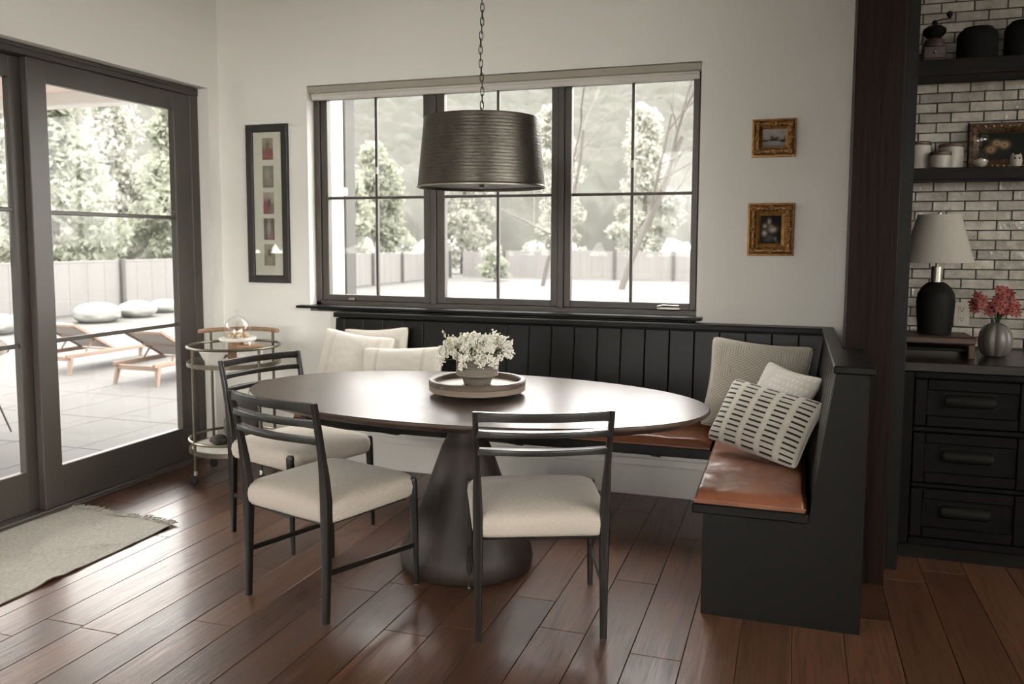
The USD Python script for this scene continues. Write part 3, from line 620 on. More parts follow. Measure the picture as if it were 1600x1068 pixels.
obj('wood_handle', tube([(RC * math.cos(a), RC * math.sin(a), .872) for a in np.linspace(a1, a2, 40)], .0135, 10), 'oak_light', cart, label='light wood handle')
for p in posts:
    u = p / np.linalg.norm(p)
    c = obj('caster', cat(rod((*p, .055), (*p, .082), .012, 10), rod((*(p + u * .0), .06), (*(p + u * .014), .032), .006)), 'bright_metal', cart)
    wv = T(lathe([(0, -.010), (.024, -.010), (.029, -.005), (.029, .005), (.024, .010), (0, .010)], 24), (p[0] + u[0] * .012, p[1] + u[1] * .012, .0295), rx=90)
    obj('wheel', wv, 'rubber', c)
def oncart(l, f, z): q = cpt(l, f); return (CX_ + q[0], CY_ + q[1], z)
cs = thing('cake_stand', 'white cake plate on a wooden block stem under a glass dome on the bar cart', 'cake stand', oncart(.022, .0, .7025))
obj('stem', cbox(-.055, .025, -.03, .03, 0, .124, .006), 'oak_light', cs, label='light wood stem')
obj('plate', lathe([(0, .1245), (.100, .1245), (.108, .130), (.109, .142), (.106, .146), (0, .143)], 56), 'white_ceramic', cs)
z0 = .7025 + .1465
gd = thing('glass_dome', 'clear glass cloche with a knob covering biscuits on the cake stand', 'dome', oncart(.022, .0, z0))
pr = [(.077, 0), (.0785, .03), (.075, .062), (.064, .092), (.045, .114), (.022, .127), (.008, .131)]
obj('dome_shell', lathe(pr + [(.007, .1355), (.0, .1356)], 56), 'dome_glass', gd, smooth=60)
obj('knob', lathe([(0, .1357), (.006, .136), (.005, .145), (.010, .152), (.011, .158), (.007, .165), (0, .167)], 20), 'dome_glass', gd, smooth=60)
for bx, by in ((-.046, -.025), (-.006, -.050), (.038, -.034), (.051, .012), (.024, .046), (-.020, .048), (-.050, .018), (0, .0)):
    q = lathe([(0, 0), (.017, 0), (.020, .005), (.019, .017), (.012, .024), (0, .026)], 14)
    single('biscuit', T(q, np.array(oncart(.022, .0, z0 + .0005)) + [bx, by, 0]), 'biscuit', 'small frosted biscuit under the glass dome on the bar cart', 'biscuit', 'biscuits under the glass dome')
wb = thing('serving_bowl', 'white flared ceramic bowl on the glass top of the bar cart', 'bowl', oncart(-.118, -.105, .7025))
obj('bowl_body', lathe([(0, 0), (.032, 0), (.036, .006), (.054, .030), (.073, .066), (.078, .078), (.075, .079), (.068, .066), (.048, .034), (0, .012)], 48), 'white_ceramic', wb)
bxq = thing('lidded_box', 'white ceramic butter box with a wooden lid and a round knob on the bar cart', 'box', oncart(.088, -.120, .7025), 37)
obj('box_body', cbox(-.073, .073, -.045, .045, 0, .094, .010), 'white_ceramic', bxq)
ld = obj('lid', cbox(-.076, .076, -.048, .048, .0945, .109, .005), 'oak_light', bxq, label='light wood lid')
obj('knob', lathe([(0, .1092), (.006, .110), (.005, .115), (.010, .121), (.009, .128), (0, .130)], 18), 'bright_metal', ld)
def blob(rx, ry, rz, seed, sub=4, amp=.14):
    b = trimesh.creation.icosphere(sub, 1.0); v = b.vertices; n = meshkit.fbm(v * 1.7 + seed, 3, seed) - .5
    v = v * (1 + amp * 2 * n[:, None]); v = v * [rx, ry, rz]; v[:, 2] = np.maximum(v[:, 2], -rz * .8); v[:, 2] += rz * .8
    return trimesh.Trimesh(v, b.faces, process=False)
bg = thing('slouched_bag', 'dark grey slouched fabric bag on the white lower shelf of the bar cart', 'bag', oncart(.045, .01, .1965))
obj('bag_body', blob(.125, .10, .145, 3), 'grey_fabric', bg, smooth=True)
obj('folded_base', T(blob(.055, .05, .032, 5, 3), (-.13, -.07, 0)), 'grey_fabric', bg, smooth=True)
obj('bag_handle', tube([(-.05 + .1 * f, .0, .235 + .05 * math.sin(math.pi * f)) for f in np.linspace(0, 1, 12)], .006), 'grey_fabric', bg)

# ------------------------------------------------------------------ rug
rug = thing('runner_rug', 'beige woven runner rug with a fringed end in front of the sliding door', 'rug')
def rugf(u, v):
    X = -3.615 + (.715 - .012 * v) * u + .012 * np.sin(v * 9) * (1 - u); Y = .75 + v * (2.66 - .05 * u) + .015 * np.sin(u * 11)
    n = meshkit.fbm(np.stack([X * 3.1 + Y, Y * 2.2 - X * 2, 0 * X], -1), 4, 4)
    ridge = np.exp(-((Y - 2.62 - (X + 3.2) * .45) / .035) ** 2) * .018 + np.exp(-((Y - 2.2 - (X + 3.2) * .3) / .04) ** 2) * .014 + np.exp(-((Y - 3.02 - (X + 3.0) * .8) / .03) ** 2) * .012 * (X > -3.25)
    lift = .012 * np.exp(-((Y - 2.63) / .05) ** 2) * np.exp(-((u - 1) / .10) ** 2) + .006 * np.exp(-((Y - 3.33) / .06) ** 2) * (u > .9)
    return np.stack([X, Y, .0055 + (.030 * np.clip(n - .42, 0, 1) + ridge) * (1 - .8 * u ** 12) + lift + .0012 * meshkit.noise(np.stack([X * 40, Y * 40, 0 * X], -1), 2)], -1)
g, u, v = grid(90, 260, rugf)
bot = g.copy(); bot.vertices = np.c_[bot.vertices[:, :2], bot.vertices[:, 2] - .0045]; bot.faces = bot.faces[:, ::-1]
obj('rug_body', cat(g, bot), 'rug_weave', rug, smooth=True)
obj('selvedge', tube([p for p in g.vertices.reshape(90, 260, 3)[-1, ::3] - [0, 0, .002]], .0032, 6), 'tray_dark', rug)
FR = []
for i in range(150):
    f = (i + rng.random()) / 150; p = rugf(np.array(f), np.array(1.0)); L = .035 + .03 * rng.random(); d = rng.normal() * .5
    pts = [p + np.array([math.sin(d) * L * s + rng.normal() * .003, math.cos(d) * L * s, -.001 * s + .004 * abs(math.sin(s * 3 + i))]) for s in np.linspace(0, 1, 5)]
    FR.append(tube(pts, .0022, 5))
obj('fringe', cat(*FR), 'rug_weave', rug, kind='stuff')

# ------------------------------------------------------------------ pictures on the back wall
def frame_prof(x0, x1, z0, z1, prof, y=YB):
    """A mitred picture frame around the outer rectangle; prof: (inset, proud) pairs outside to inside, closed at the wall."""
    P = [(prof[0][0], 0.0005)] + prof + [(prof[-1][0], 0.0005)]; rings = []
    for d, h in P: rings.append([(x0 + d, y - h, z0 + d), (x1 - d, y - h, z0 + d), (x1 - d, y - h, z1 - d), (x0 + d, y - h, z1 - d)])
    V = np.array(rings).reshape(-1, 3); F = []
    for k in range(len(P) - 1):
        for i in range(4):
            j = (i + 1) % 4; F += [(k * 4 + i, k * 4 + j, k * 4 + 4 + j), (k * 4 + i, k * 4 + 4 + j, k * 4 + 4 + i)]
    return trimesh.Trimesh(V, np.array(F), process=False)
def picture(x0, x1, z0, z1, y, paint, n=(60, 60)):
    m_, u, v = grid(n[0], n[1], lambda u, v: np.stack([x0 + (x1 - x0) * u, np.full_like(u, y), z0 + (z1 - z0) * v], -1))
    return m_, paint(u, v)
def gauss(u, v, cu, cv, ru, rv): return np.exp(-(((u - cu) / ru) ** 2 + ((v - cv) / rv) ** 2))[:, None]
def fb(u, v, s, seed): return meshkit.fbm(np.stack([u * s, v * s, 0 * u], -1), 4, seed)[:, None]
def lerp(a, b, t): return np.array(a) * (1 - t) + np.array(b) * t
pf = thing('photo_frame', 'tall narrow black frame with five small photos in a white mat left of the window', 'picture frame')
fx0, fx1, fz0, fz1 = -3.362, -3.055, 1.157, 2.166
obj('frame_moulding', frame_prof(fx0, fx1, fz0, fz1, [(0, .022), (.003, .025), (.04, .022), (.047, .018), (.049, .012)]), 'black_picture_frame', pf, smooth=False)
obj('mat_board', box(fx0 + .045, fx1 - .045, YB - .009, YB - .003, fz0 + .045, fz1 - .045), 'mat_board', pf)
def snap(seed, sky, ground, blobs):
    def paint(u, v):
        t = np.clip((v[:, None] - .35 + (fb(u, v, 7, seed) - .5) * .7) * 3, 0, 1); c = lerp(ground, sky, t) * (.7 + .6 * fb(u, v, 14, seed + 5))
        for (cu, cv, ru, rv, col) in blobs: c = lerp(c, col, np.clip(gauss(u, v, cu, cv, ru, rv) * 1.6, 0, 1))
        return c
    return paint
zc = [2.012, 1.836, 1.668, 1.502, 1.337]
snaps = [snap(1, (.42, .36, .30), (.25, .12, .11), [(.5, .25, .4, .2, (.30, .06, .07)), (.5, .65, .16, .2, (.20, .17, .13))]), snap(2, (.25, .24, .19), (.20, .18, .15), [(.45, .6, .2, .25, (.42, .33, .27)), (.6, .3, .3, .2, (.30, .26, .22))]),
         snap(3, (.46, .42, .36), (.22, .16, .13), [(.25, .35, .25, .35, (.34, .05, .08)), (.55, .5, .12, .2, (.06, .05, .05))]), snap(4, (.14, .13, .11), (.18, .13, .12), [(.5, .55, .15, .4, (.40, .36, .33)), (.7, .2, .15, .2, (.36, .18, .18))]), snap(5, (.42, .38, .30), (.28, .27, .20), [(.5, .6, .2, .15, (.16, .12, .08)), (.5, .2, .3, .2, (.40, .37, .30))])]
for i, z in enumerate(zc):
    m_, c = picture(-3.2455, -3.1655, z - .069, z + .069, YB - .0098, snaps[i], (40, 60)); obj('photo', m_, 'printed', pf, col=c)
obj('glazing', box(fx0 + .047, fx1 - .047, YB - .0135, YB - .012, fz0 + .047, fz1 - .047), 'thin_glass', pf)

def gilt_frame(label, x0, x1, z0, z1, w, paint, n, inner):
    t = thing('gilt_picture', label, 'picture')
    obj('outer_moulding', frame_prof(x0, x1, z0, z1, [(0, .018), (.002, .026), (.010, .028), (.016, .020), (.024, .016)]), 'gilt_plain', t, smooth=False)
    obj('carved_moulding', frame_prof(x0 + .017, x1 - .017, z0 + .017, z1 - .017, [(0, .020), (.006, .031), (.016, .034), (.024, .026), (w - .034, .02)]), 'gilt', t, smooth=40)
    obj('slip', frame_prof(x0 + w - .020, x1 - w + .020, z0 + w - .020, z1 - w + .020, [(0, .021), (.004, .023), (.018, .012), (.020, .010)]), 'gilt_plain', t, smooth=False)
    for (cx, cz) in ((x0 + .028, z0 + .028), (x1 - .028, z0 + .028), (x0 + .028, z1 - .028), (x1 - .028, z1 - .028), ((x0 + x1) / 2, z0 + .026), ((x0 + x1) / 2, z1 - .026), (x0 + .026, (z0 + z1) / 2), (x1 - .026, (z0 + z1) / 2)):
        R_ = []
        for k in range(9):
            a = k * .785; r = .010 if k < 8 else 0
            R_.append(Manifold.sphere(1.0, 10).scale([.0068, .006, .0068]).translate([cx + r * math.cos(a), YB - .030, cz + r * math.sin(a)]))
        acc = R_[0]
        for q in R_[1:]: acc = acc + q
        obj('carved_rosette', acc, 'gilt', t, smooth=40)
    m_, c = picture(x0 + w - .002, x1 - w + .002, z0 + w - .002, z1 - w + .002, YB - .008, paint, n); obj('painting', m_, 'printed', t, col=c)
def boats(u, v):
    c = lerp((.30, .29, .27), (.40, .39, .36), v[:, None]) * (.75 + .5 * fb(u, v, 6, 3))
    c = lerp(c, (.16, .16, .15), np.clip((.30 - v[:, None]) * 8, 0, 1) * .7)
    for q in ((.5, .40, .22, .06, (.05, .04, .03)), (.42, .52, .05, .10, (.10, .07, .05)), (.6, .5, .10, .05, (.12, .09, .06)), (.12, .36, .16, .05, (.07, .07, .05)), (.86, .34, .12, .07, (.03, .03, .03)), (.93, .48, .02, .12, (.06, .05, .05)), (.5, .2, .3, .07, (.32, .31, .28))):
        c = lerp(c, q[4], np.clip(gauss(u, v, *q[:4]) * 1.4, 0, 1))
    return c
def bouquet(u, v):
    c = np.tile([.014, .013, .011], (len(u), 1)) * (.6 + fb(u, v, 5, 8))
    for q in ((.35, .50, .28, .30, (.035, .036, .028)), (.42, .78, .08, .09, (.42, .34, .29)), (.22, .62, .09, .07, (.38, .35, .31)), (.58, .50, .16, .09, (.50, .43, .36)), (.20, .37, .10, .09, (.46, .42, .36)), (.50, .60, .08, .07, (.30, .24, .20)), (.45, .20, .16, .10, (.09, .085, .08)), (.72, .18, .06, .06, (.20, .18, .16)), (.3, .12, .12, .03, (.10, .09, .08)), (.78, .07, .05, .03, (.16, .12, .09))):
        g = gauss(u, v, *q[:4]) * (.55 + .9 * fb(u, v, 16, 4)); c = lerp(c, q[4], np.clip(g * 1.3, 0, 1))
    return c
gilt_frame('small wide gilt-framed painting of boats on water, upper of the two right of the window', -.224, -.003, 1.873, 2.070, .052, boats, (80, 60), 0)
gilt_frame('taller gilt-framed painting of pale flowers on black, lower of the two right of the window', -.234, .002, 1.357, 1.634, .066, bouquet, (60, 90), 0)

# ------------------------------------------------------------------ kitchen side: cabinet, counter, shelves and what stands on them
cab = thing('base_cabinet', 'dark stained wooden base cabinet with panelled drawers and black cup pulls', 'cabinet')
KX0, KX1, KF = 0.475, 1.62, 4.052
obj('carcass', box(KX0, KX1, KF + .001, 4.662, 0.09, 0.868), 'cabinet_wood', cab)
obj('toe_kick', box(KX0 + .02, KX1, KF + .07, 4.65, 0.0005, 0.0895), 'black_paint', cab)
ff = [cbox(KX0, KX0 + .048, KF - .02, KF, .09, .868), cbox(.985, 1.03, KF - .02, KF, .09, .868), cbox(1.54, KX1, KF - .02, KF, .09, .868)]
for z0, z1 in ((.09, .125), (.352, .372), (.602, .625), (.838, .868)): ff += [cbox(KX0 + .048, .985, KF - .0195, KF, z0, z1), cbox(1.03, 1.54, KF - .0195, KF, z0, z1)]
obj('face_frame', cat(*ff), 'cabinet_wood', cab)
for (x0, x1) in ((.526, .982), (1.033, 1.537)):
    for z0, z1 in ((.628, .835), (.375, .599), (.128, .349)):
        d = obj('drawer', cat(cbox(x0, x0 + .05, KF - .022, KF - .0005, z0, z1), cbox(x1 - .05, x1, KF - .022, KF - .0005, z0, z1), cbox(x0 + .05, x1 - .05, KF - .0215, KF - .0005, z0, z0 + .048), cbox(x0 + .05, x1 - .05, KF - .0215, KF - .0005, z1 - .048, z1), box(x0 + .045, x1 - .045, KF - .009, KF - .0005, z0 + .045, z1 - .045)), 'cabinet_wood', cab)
        xc, zc_ = (x0 + x1) / 2 - .01, (z0 + z1) / 2 + .012
        hd = T(lathe([(0, -.10), (.024, -.098), (.030, -.085), (.030, .085), (.024, .098), (0, .10)], 20), (0, 0, 0), ry=90); vv = hd.vertices; vv[:, 1] = np.minimum(vv[:, 1], .0); hd.vertices = vv
        obj('cup_pull', T(cat(hd, box(-.105, .105, -.002, 0.003, -.034, .034)), (xc, KF - .0125, zc_)), 'lamp_black', d)
single('countertop', cbox(KX0, KX1 + .02, 4.015, 4.650, .8685, .910, .004), 'counter_stone', 'dark counter slab running along the tiled wall', 'countertop')
for z0, z1, lab in ((1.724, 1.780, 'lower dark wood floating shelf on the tiled wall'), (2.204, 2.280, 'upper dark wood floating shelf on the tiled wall')):
    single('wall_shelf', cbox(.4715, 1.43, 4.430, 4.650, z0, z1, .003), 'shelf_wood', lab, 'shelf')
# lamp on a small riser
ris = thing('wood_riser', 'low slab wooden riser with block legs under the lamp', 'riser', (.625, 4.30, .9105))
obj('slab', cbox(-.152, .158, -.13, .13, .066, .098, .006), 'slab_wood', ris)
for x in (-.150, .128): obj('leg', cbox(x, x + .028, -.12, .12, .0, .0655, .004), 'slab_wood', ris)
obj('crossbar', cbox(-.1215, .1275, -.09, .09, .030, .045, .003), 'lamp_black', ris)
lp = thing('table_lamp', 'black bottle-shaped table lamp with a pale tapered linen shade', 'lamp', (.630, 4.30, 1.0088))
obj('lamp_base', lathe([(0, 0), (.066, 0), (.070, .006), (.079, .10), (.081, .15), (.077, .185), (.062, .215), (.042, .234), (.028, .240), (0, .240)], 48), 'lamp_black', lp, smooth=40)
obj('neck', lathe([(.024, .240), (.024, .312), (.008, .314), (.008, .36), (0, .36)], 24), 'steel', lp)
obj('lamp_shade', lathe([(.150, .330), (.1505, .333), (.0905, .545), (.0895, .548), (.0880, .545), (.1480, .333), (.150, .330)], 64), 'lamp_linen', lp, smooth=30)
obj('harp', cat(rod((-.088, 0, .52), (.088, 0, .52), .002), rod((0, 0, .35), (0, 0, .535), .003), lathe([(0, .52), (.008, .52), (.008, .556), (0, .562)], 16)), 'steel', lp)
vs = thing('ribbed_vase', 'grey pumpkin-shaped ribbed vase on the counter', 'vase', (.892, 4.35, .9105))
n = 64; prf = [(0, 0), (.040, 0), (.056, .012), (.069, .045), (.072, .075), (.066, .110), (.050, .138), (.030, .150), (.022, .152), (.018, .146), (0, .13)]
vb = lathe(prf, 96); a_ = np.arctan2(vb.vertices[:, 1], vb.vertices[:, 0]); s_ = 1 - .11 * np.abs(np.cos(a_ * 3.5)) ** 6; vb.vertices = vb.vertices * np.c_[s_, s_, np.ones_like(s_)]
obj('vase_body', vb, 'vase_grey', vs, smooth=50)
rf = thing('red_flowers', 'stems of small dark-centred red flowers in the ribbed vase', 'flowers', (.892, 4.35, .9105))
def blossom(c, nrm, r):
    P = []
    for k in range(7):
        a = k * 2 * math.pi / 7
        pt = trimesh.creation.icosphere(1, 1.0); pt.apply_scale([r * .55, r * .30, .0018]); P.append(T(pt, (r * .62 * math.cos(a), r * .62 * math.sin(a), .002), rz=math.degrees(a), ry=0))
    nrm = np.array(nrm) / np.linalg.norm(nrm); x = np.cross(nrm, [0.3, .2, .93]); 
    return frame(cat(*P), c, x, np.cross(nrm, x)), frame(T(lathe([(0, -.001), (r * .26, .0), (r * .2, .005), (0, .006)], 8), (0, 0, 0)), c, x, np.cross(nrm, x))
fpos = [(-.085, -.03, .275), (-.10, -.02, .245), (-.07, -.045, .235), (-.095, -.02, .215), (-.062, -.03, .26), (.0, -.03, .305), (.015, -.02, .285), (-.005, -.04, .27), (.03, -.04, .275), (.045, -.02, .29), (.055, -.04, .26), (.02, -.05, .25), (-.02, -.05, .245), (.04, -.05, .235), (.068, -.03, .235), (-.03, -.04, .225), (.0, -.055, .22), (.05, -.05, .21), (.075, -.02, .205), (.02, -.045, .21), (-.04, -.05, .205), (.03, .01, .30)]
for c in fpos:
    pe, ce = blossom(c, (c[0] * 3 + rng.normal() * .3, -1 + rng.normal() * .2, .4), .0215)
    h = obj('flower_head', pe, 'red_petal', rf); obj('flower_centre', ce, 'dark_centre', h)
obj('stems', cat(*[tube([(0, 0, .12), (c[0] * .3, c[1] * .3, .19), (c[0], c[1] + .004, c[2])], .0014, 5) for c in fpos]), 'leaf_dark', rf, kind='stuff')
obj('leaves', cat(*[T(trimesh.creation.icosphere(1, 1.0), (rng.uniform(-.08, .08), rng.uniform(-.03, .0), rng.uniform(.20, .28)), rx=rng.uniform(0, 90), rz=rng.uniform(0, 180), s=[.014, .007, .0015]) for _ in range(26)]), 'leaf_dark', rf, kind='stuff')
ol = thing('wall_outlet', 'beige double power outlet plate on the tiles above the counter', 'outlet', (.799, 4.6495, 1.077))
obj('plate', cbox(-.036, .036, -.007, 0, -.060, .060, .004), 'outlet_plate', ol)
for z in (-.024, .024):
    s_ = obj('socket', cbox(-.015, .015, -.0095, -.0072, z - .017, z + .017, .003), 'outlet_plate', ol)
    obj('slots', cat(box(-.0075, -.0050, -.0102, -.0096, z, z + .009), box(.0050, .0075, -.0102, -.0096, z, z + .009), T(lathe([(0, 0), (.003, 0), (.003, .0006), (0, .0006)], 10), (0, -.0096, z - .008), rx=90)), 'dark_centre', s_)
# lower shelf
ZS = 1.7805
def canister(label, x, y, r, h, lid):
    t = thing('canister', label, 'canister', (x, y, ZS))
    obj('body', lathe([(0, 0), (r - .004, 0), (r, .004), (r, h - .004), (r - .004, h), (0, h)], 40), 'canister_glaze', t)
    obj('lid', lathe([(0, h + .0003), (r + .002, h + .0003), (r + .003, h + .003), (r + .003, h + .012), (r, h + .015), (0, h + .015)], 40), 'lid_wood', t)
canister('tall white canister with a dark lid at the post end of the lower shelf', .562, 4.55, .052, .118, 1)
canister('short white canister with a dark lid in front between the two taller ones', .650, 4.490, .045, .063, 1)
canister('tall white canister with a dark lid beside the ornate dark frame', .708, 4.575, .054, .108, 1)
of = thing('ornate_frame', 'ornate dark gilt frame with a dark flower painting leaning on the lower shelf', 'picture')
YF = 4.640
obj('frame_moulding', frame_prof(.786, 1.094, ZS, ZS + .222, [(0, .02), (.004, .03), (.020, .034), (.032, .028), (.046, .016), (.050, .012)], y=YF), 'dark_gilt', of, smooth=40)
m_, c = picture(.834, 1.046, ZS + .048, ZS + .174, YF - .010, lambda u, v: lerp(lerp(lerp(lerp(np.tile([.010, .011, .009], (len(u), 1)), (.26, .16, .08), np.clip(gauss(u, v, .25, .38, .08, .11) * 1.4, 0, 1)), (.28, .19, .10), np.clip(gauss(u, v, .36, .62, .07, .10) * 1.4, 0, 1)), (.30, .20, .11), np.clip(gauss(u, v, .52, .55, .08, .11) * 1.4, 0, 1)), (.05, .02, .01), np.clip(gauss(u, v, .52, .55, .03, .05) + gauss(u, v, .25, .38, .03, .05) + gauss(u, v, .36, .62, .03, .04), 0, 1)), (60, 40)); obj('painting', m_, 'printed', of, col=c)
obj('carved_beads', balls([(x, YF - .031, ZS + .204) for x in np.linspace(.82, 1.06, 8)] + [(x, YF - .031, ZS + .016) for x in np.linspace(.84, 1.04, 9)], .008, 1), 'gilt', of, smooth=True)
hg = thing('hourglass', 'glass hourglass with pale sand standing in front of the ornate frame', 'hourglass', (.822, 4.50, ZS))
obj('glass_bulbs', lathe([(.016, .002), (.028, .012), (.034, .032), (.030, .052), (.012, .074), (.004, .082), (.012, .090), (.029, .112), (.033, .132), (.027, .152), (.016, .162), (0, .163)], 32), 'dome_glass', hg, smooth=60)
obj('sand', lathe([(0, .004), (.016, .004), (.027, .013), (.0325, .032), (.026, .038), (0, .046)], 28), 'sand', hg)
obj('foot', lathe([(0, 0), (.022, 0), (.022, .003), (0, .0035)], 24), 'dark_metal', hg)
ow = thing('owl_cup', 'small white owl-shaped cup standing on the lower shelf before the frame', 'cup', (.964, 4.480, ZS))
obj('body', lathe([(0, 0), (.018, 0), (.024, .01), (.026, .028), (.023, .048), (.0215, .054), (.019, .052), (0, .04)], 28), 'canister_glaze', ow)
obj('ear', cat(*[T(trimesh.creation.cone(.006, .014, sections=10), (s * .015, -.008, .050)) for s in (-1, 1)]), 'canister_glaze', ow)
obj('eye', balls([(-.009, -.0225, .038), (.009, -.0225, .038)], .0042, 1), 'dark_centre', ow, smooth=True)
obj('beak', T(trimesh.creation.cone(.003, .008, sections=8), (0, -.0235, .031), rx=100), 'biscuit', ow)
# upper shelf
ZU = 2.2805
cg = thing('coffee_grinder', 'antique dark coffee grinder with a crank on the upper shelf', 'coffee grinder', (.603, 4.52, ZU))
obj('drawer_box', cat(cbox(-.048, .048, -.048, .048, .012, .07, .004), cbox(-.055, .055, -.055, .055, 0, .012, .003)), 'grinder_wood', cg)
obj('mid_collar', lathe([(0, .0705), (.050, .0705), (.050, .086), (.040, .105), (.028, .112), (0, .112)], 32), 'grinder_wood', cg)
obj('hopper', lathe([(0, .1122), (.026, .1122), (.046, .130), (.052, .146), (.048, .158), (.030, .170), (.012, .176), (.012, .19), (.006, .198), (0, .198)], 32), 'lamp_black', cg)
crk = obj('crank', tube([(0, 0, .192), (.02, -.005, .196), (.045, -.01, .198), (.060, -.012, .200)], .004), 'dark_metal', cg)
obj('knob', lathe([(0, .200), (.007, .200), (.006, .206), (.013, .214), (.013, .224), (.007, .231), (0, .232)], 16).apply_translation([.060, -.012, 0]), 'lamp_black', crk)
obj('pull', ball((0, -.053, .04), .007), 'bright_metal', cg)
for lab, x, h, r in (('squat matte black crock in the middle of the upper shelf', .790, .145, .087), ('taller matte black crock at the right of the upper shelf', .985, .162, .084)):
    t = thing('black_crock', lab, 'crock', (x, 4.535, ZU))
    obj('body', lathe([(0, 0), (r - .004, 0), (r, .006), (r, h - .035), (r - .006, h - .015), (r - .022, h), (0, h)], 48), 'crock_black', t, smooth=40)
    obj('lid', lathe([(0, h + .0003), (r - .024, h + .0003), (r - .026, h + .006), (0, h + .008)], 40), 'crock_black', t)

# ------------------------------------------------------------------ the rest of the shell behind the camera
w = structx('window_2')
y0, y1, z0_, z1_ = R2; x = XR + .1
obj('window_frame', cat(*[box(x - .04, x + .04, y, y + .06, z0_, z1_) for y in np.linspace(y0, y1 - .06, 6)], box(x - .04, x + .04, y0, y1, z0_, z0_ + .06), box(x - .04, x + .04, y0, y1, z1_ - .06, z1_)), 'bronze_frame', w)
obj('pane', box(x - .002, x + .002, y0, y1, z0_, z1_), 'window_glass', w)
w = structx('window_3')
x0, x1, z0_, z1_ = R3; y = YR - .1
obj('window_frame', cat(*[box(x, x + .06, y - .04, y + .04, z0_, z1_) for x in np.linspace(x0, x1 - .06, 4)], box(x0, x1, y - .04, y + .04, z0_, z0_ + .06), box(x0, x1, y - .04, y + .04, z1_ - .06, z1_)), 'bronze_frame', w)
obj('pane', box(x0, x1, y - .002, y + .002, z0_, z1_), 'window_glass', w)
w = structx('door_2')
obj('door_frame', cat(*[box(XL - .14, XL - .06, y, y + .10, 0, DZ2) for y in np.linspace(D2[0], D2[1] - .10, 4)], box(XL - .14, XL - .06, D2[0], D2[1], 0, .2), box(XL - .14, XL - .06, D2[0], D2[1], DZ - .12, DZ), box(XL - .14, XL - .06, D2[0], D2[1], DZ2 - .08, DZ2)), 'bronze_frame', w)
obj('pane', box(XL - .102, XL - .098, D2[0], D2[1], .1, DZ2), 'window_glass', w)

# ------------------------------------------------------------------ outdoors
GZ = -0.12
struct('patio', box(-11.6, XL - .2, -6, 40, GZ - .1, GZ), 'patio_stone')
pav = structx('patio_paving')
for i in range(13):
    for j in range(10):
        x1 = -3.80 - i * .6; y0 = 1.2 + j * .9
        if x1 < -9 : continue
        obj('paver', cbox(x1 - .594, x1, y0, y0 + .894, GZ + .0005, GZ + .012, .004), 'patio_stone', pav)
struct('ground', cat(box(-140, -11.6, -80, 160, GZ - .1, GZ - .002), box(XL - .2, 140, YB + .2, 160, GZ - .1, GZ - .002), box(-11.6, XL - .2, 40, 160, GZ - .1, GZ - .002), box(-140, 140, -80, -6, GZ - .1, GZ - .002), box(XR + .2, 140, -6, YB + .2, GZ - .1, GZ - .002)), 'yard')
# porch at the sliding doors
struct('porch_ceiling', box(-8.0, XL - .2, -5, 6.75, 2.90, 2.98), 'porch_ceiling_wood')
single('porch_beam', cat(cbox(-8.2, XL - .05, 6.75, 6.95, 2.78, 3.1, .01), cbox(-8.2, -8.0, -5, 6.75, 2.78, 3.1, .01)), 'porch_white', 'white beam edging the porch roof outside the sliding door', 'beam')
pc = thing('porch_column', 'white square porch column outside the left pane of the window', 'column', (-3.96, 6.86, GZ))
obj('shaft', cbox(-.10, .10, -.09, .09, .0, 2.895, .01), 'porch_white', pc)
obj('corner_strip', cbox(.1005, .125, -.088, .088, .0, 2.895, .004), 'fence_post', pc)
obj('lantern', cat(cbox(.05, .15, -.15, -.091, 1.95, 2.02, .01)), 'white_trim', pc)
# fences of upright boards between dark posts
def fence(label, p, q, h, bw, every):
    t = thing('yard_fence', label, 'fence', (*p, GZ)); p, q = np.array(p), np.array(q); d = q - p; L = np.linalg.norm(d); d /= L; nrm = np.array([-d[1], d[0]])
    rot = math.degrees(math.atan2(d[1], d[0])); nB = int(L / bw)
    for i in range(nB):
        a = i * bw
        o = T(cbox(a + .002, a + bw - .002, -.012, .012, .04, h - .05, .003), (0, 0, 0), rz=rot); obj('board', o, 'fence_board', t)
    for i in range(int(L / every) + 1):
        a = i * every; obj('post', T(cbox(a - .05, a + .05, .014, .10, 0, h + .03, .006), rz=rot), 'fence_post', t)
        if a + every <= L + .1: obj('top_rail', T(cbox(a, a + every, -.03, .013, h - .049, h, .005), rz=rot), 'fence_board', t)
fence('pale board fence with dark posts along the far side of the patio', (-13.8, 33.0), (-13.8, -4.0), 1.12, .46, 2.3)
fence('pale board fence with dark posts across the far end of the yard', (12.0, 33.5), (-13.7, 33.5), 1.15, .47, 2.35)
ORD = ('first', 'second', 'third', 'fourth', 'fifth', 'sixth', 'seventh', 'eighth', 'ninth', 'tenth')
for i, y in enumerate(np.arange(9.2, 19.4, 1.12)):
    r = .25 + .10 * ((i * .618) % 1.0)
    b = blob(r * 1.20, r * 1.30, r * .62, i + 11, 3, .13)
    b.vertices = b.vertices * [1, min(1, .53 / np.abs(b.vertices[:, 1]).max()), 1]
    single('boulder', T(b, (-12.6 + .25 * math.sin(i * 2.3), y, GZ - .002)), 'rock_pale', ORD[i] + ' pale rounded boulder from the left in the row below the patio fence', 'boulder', 'boulders along the patio fence', smooth=True)
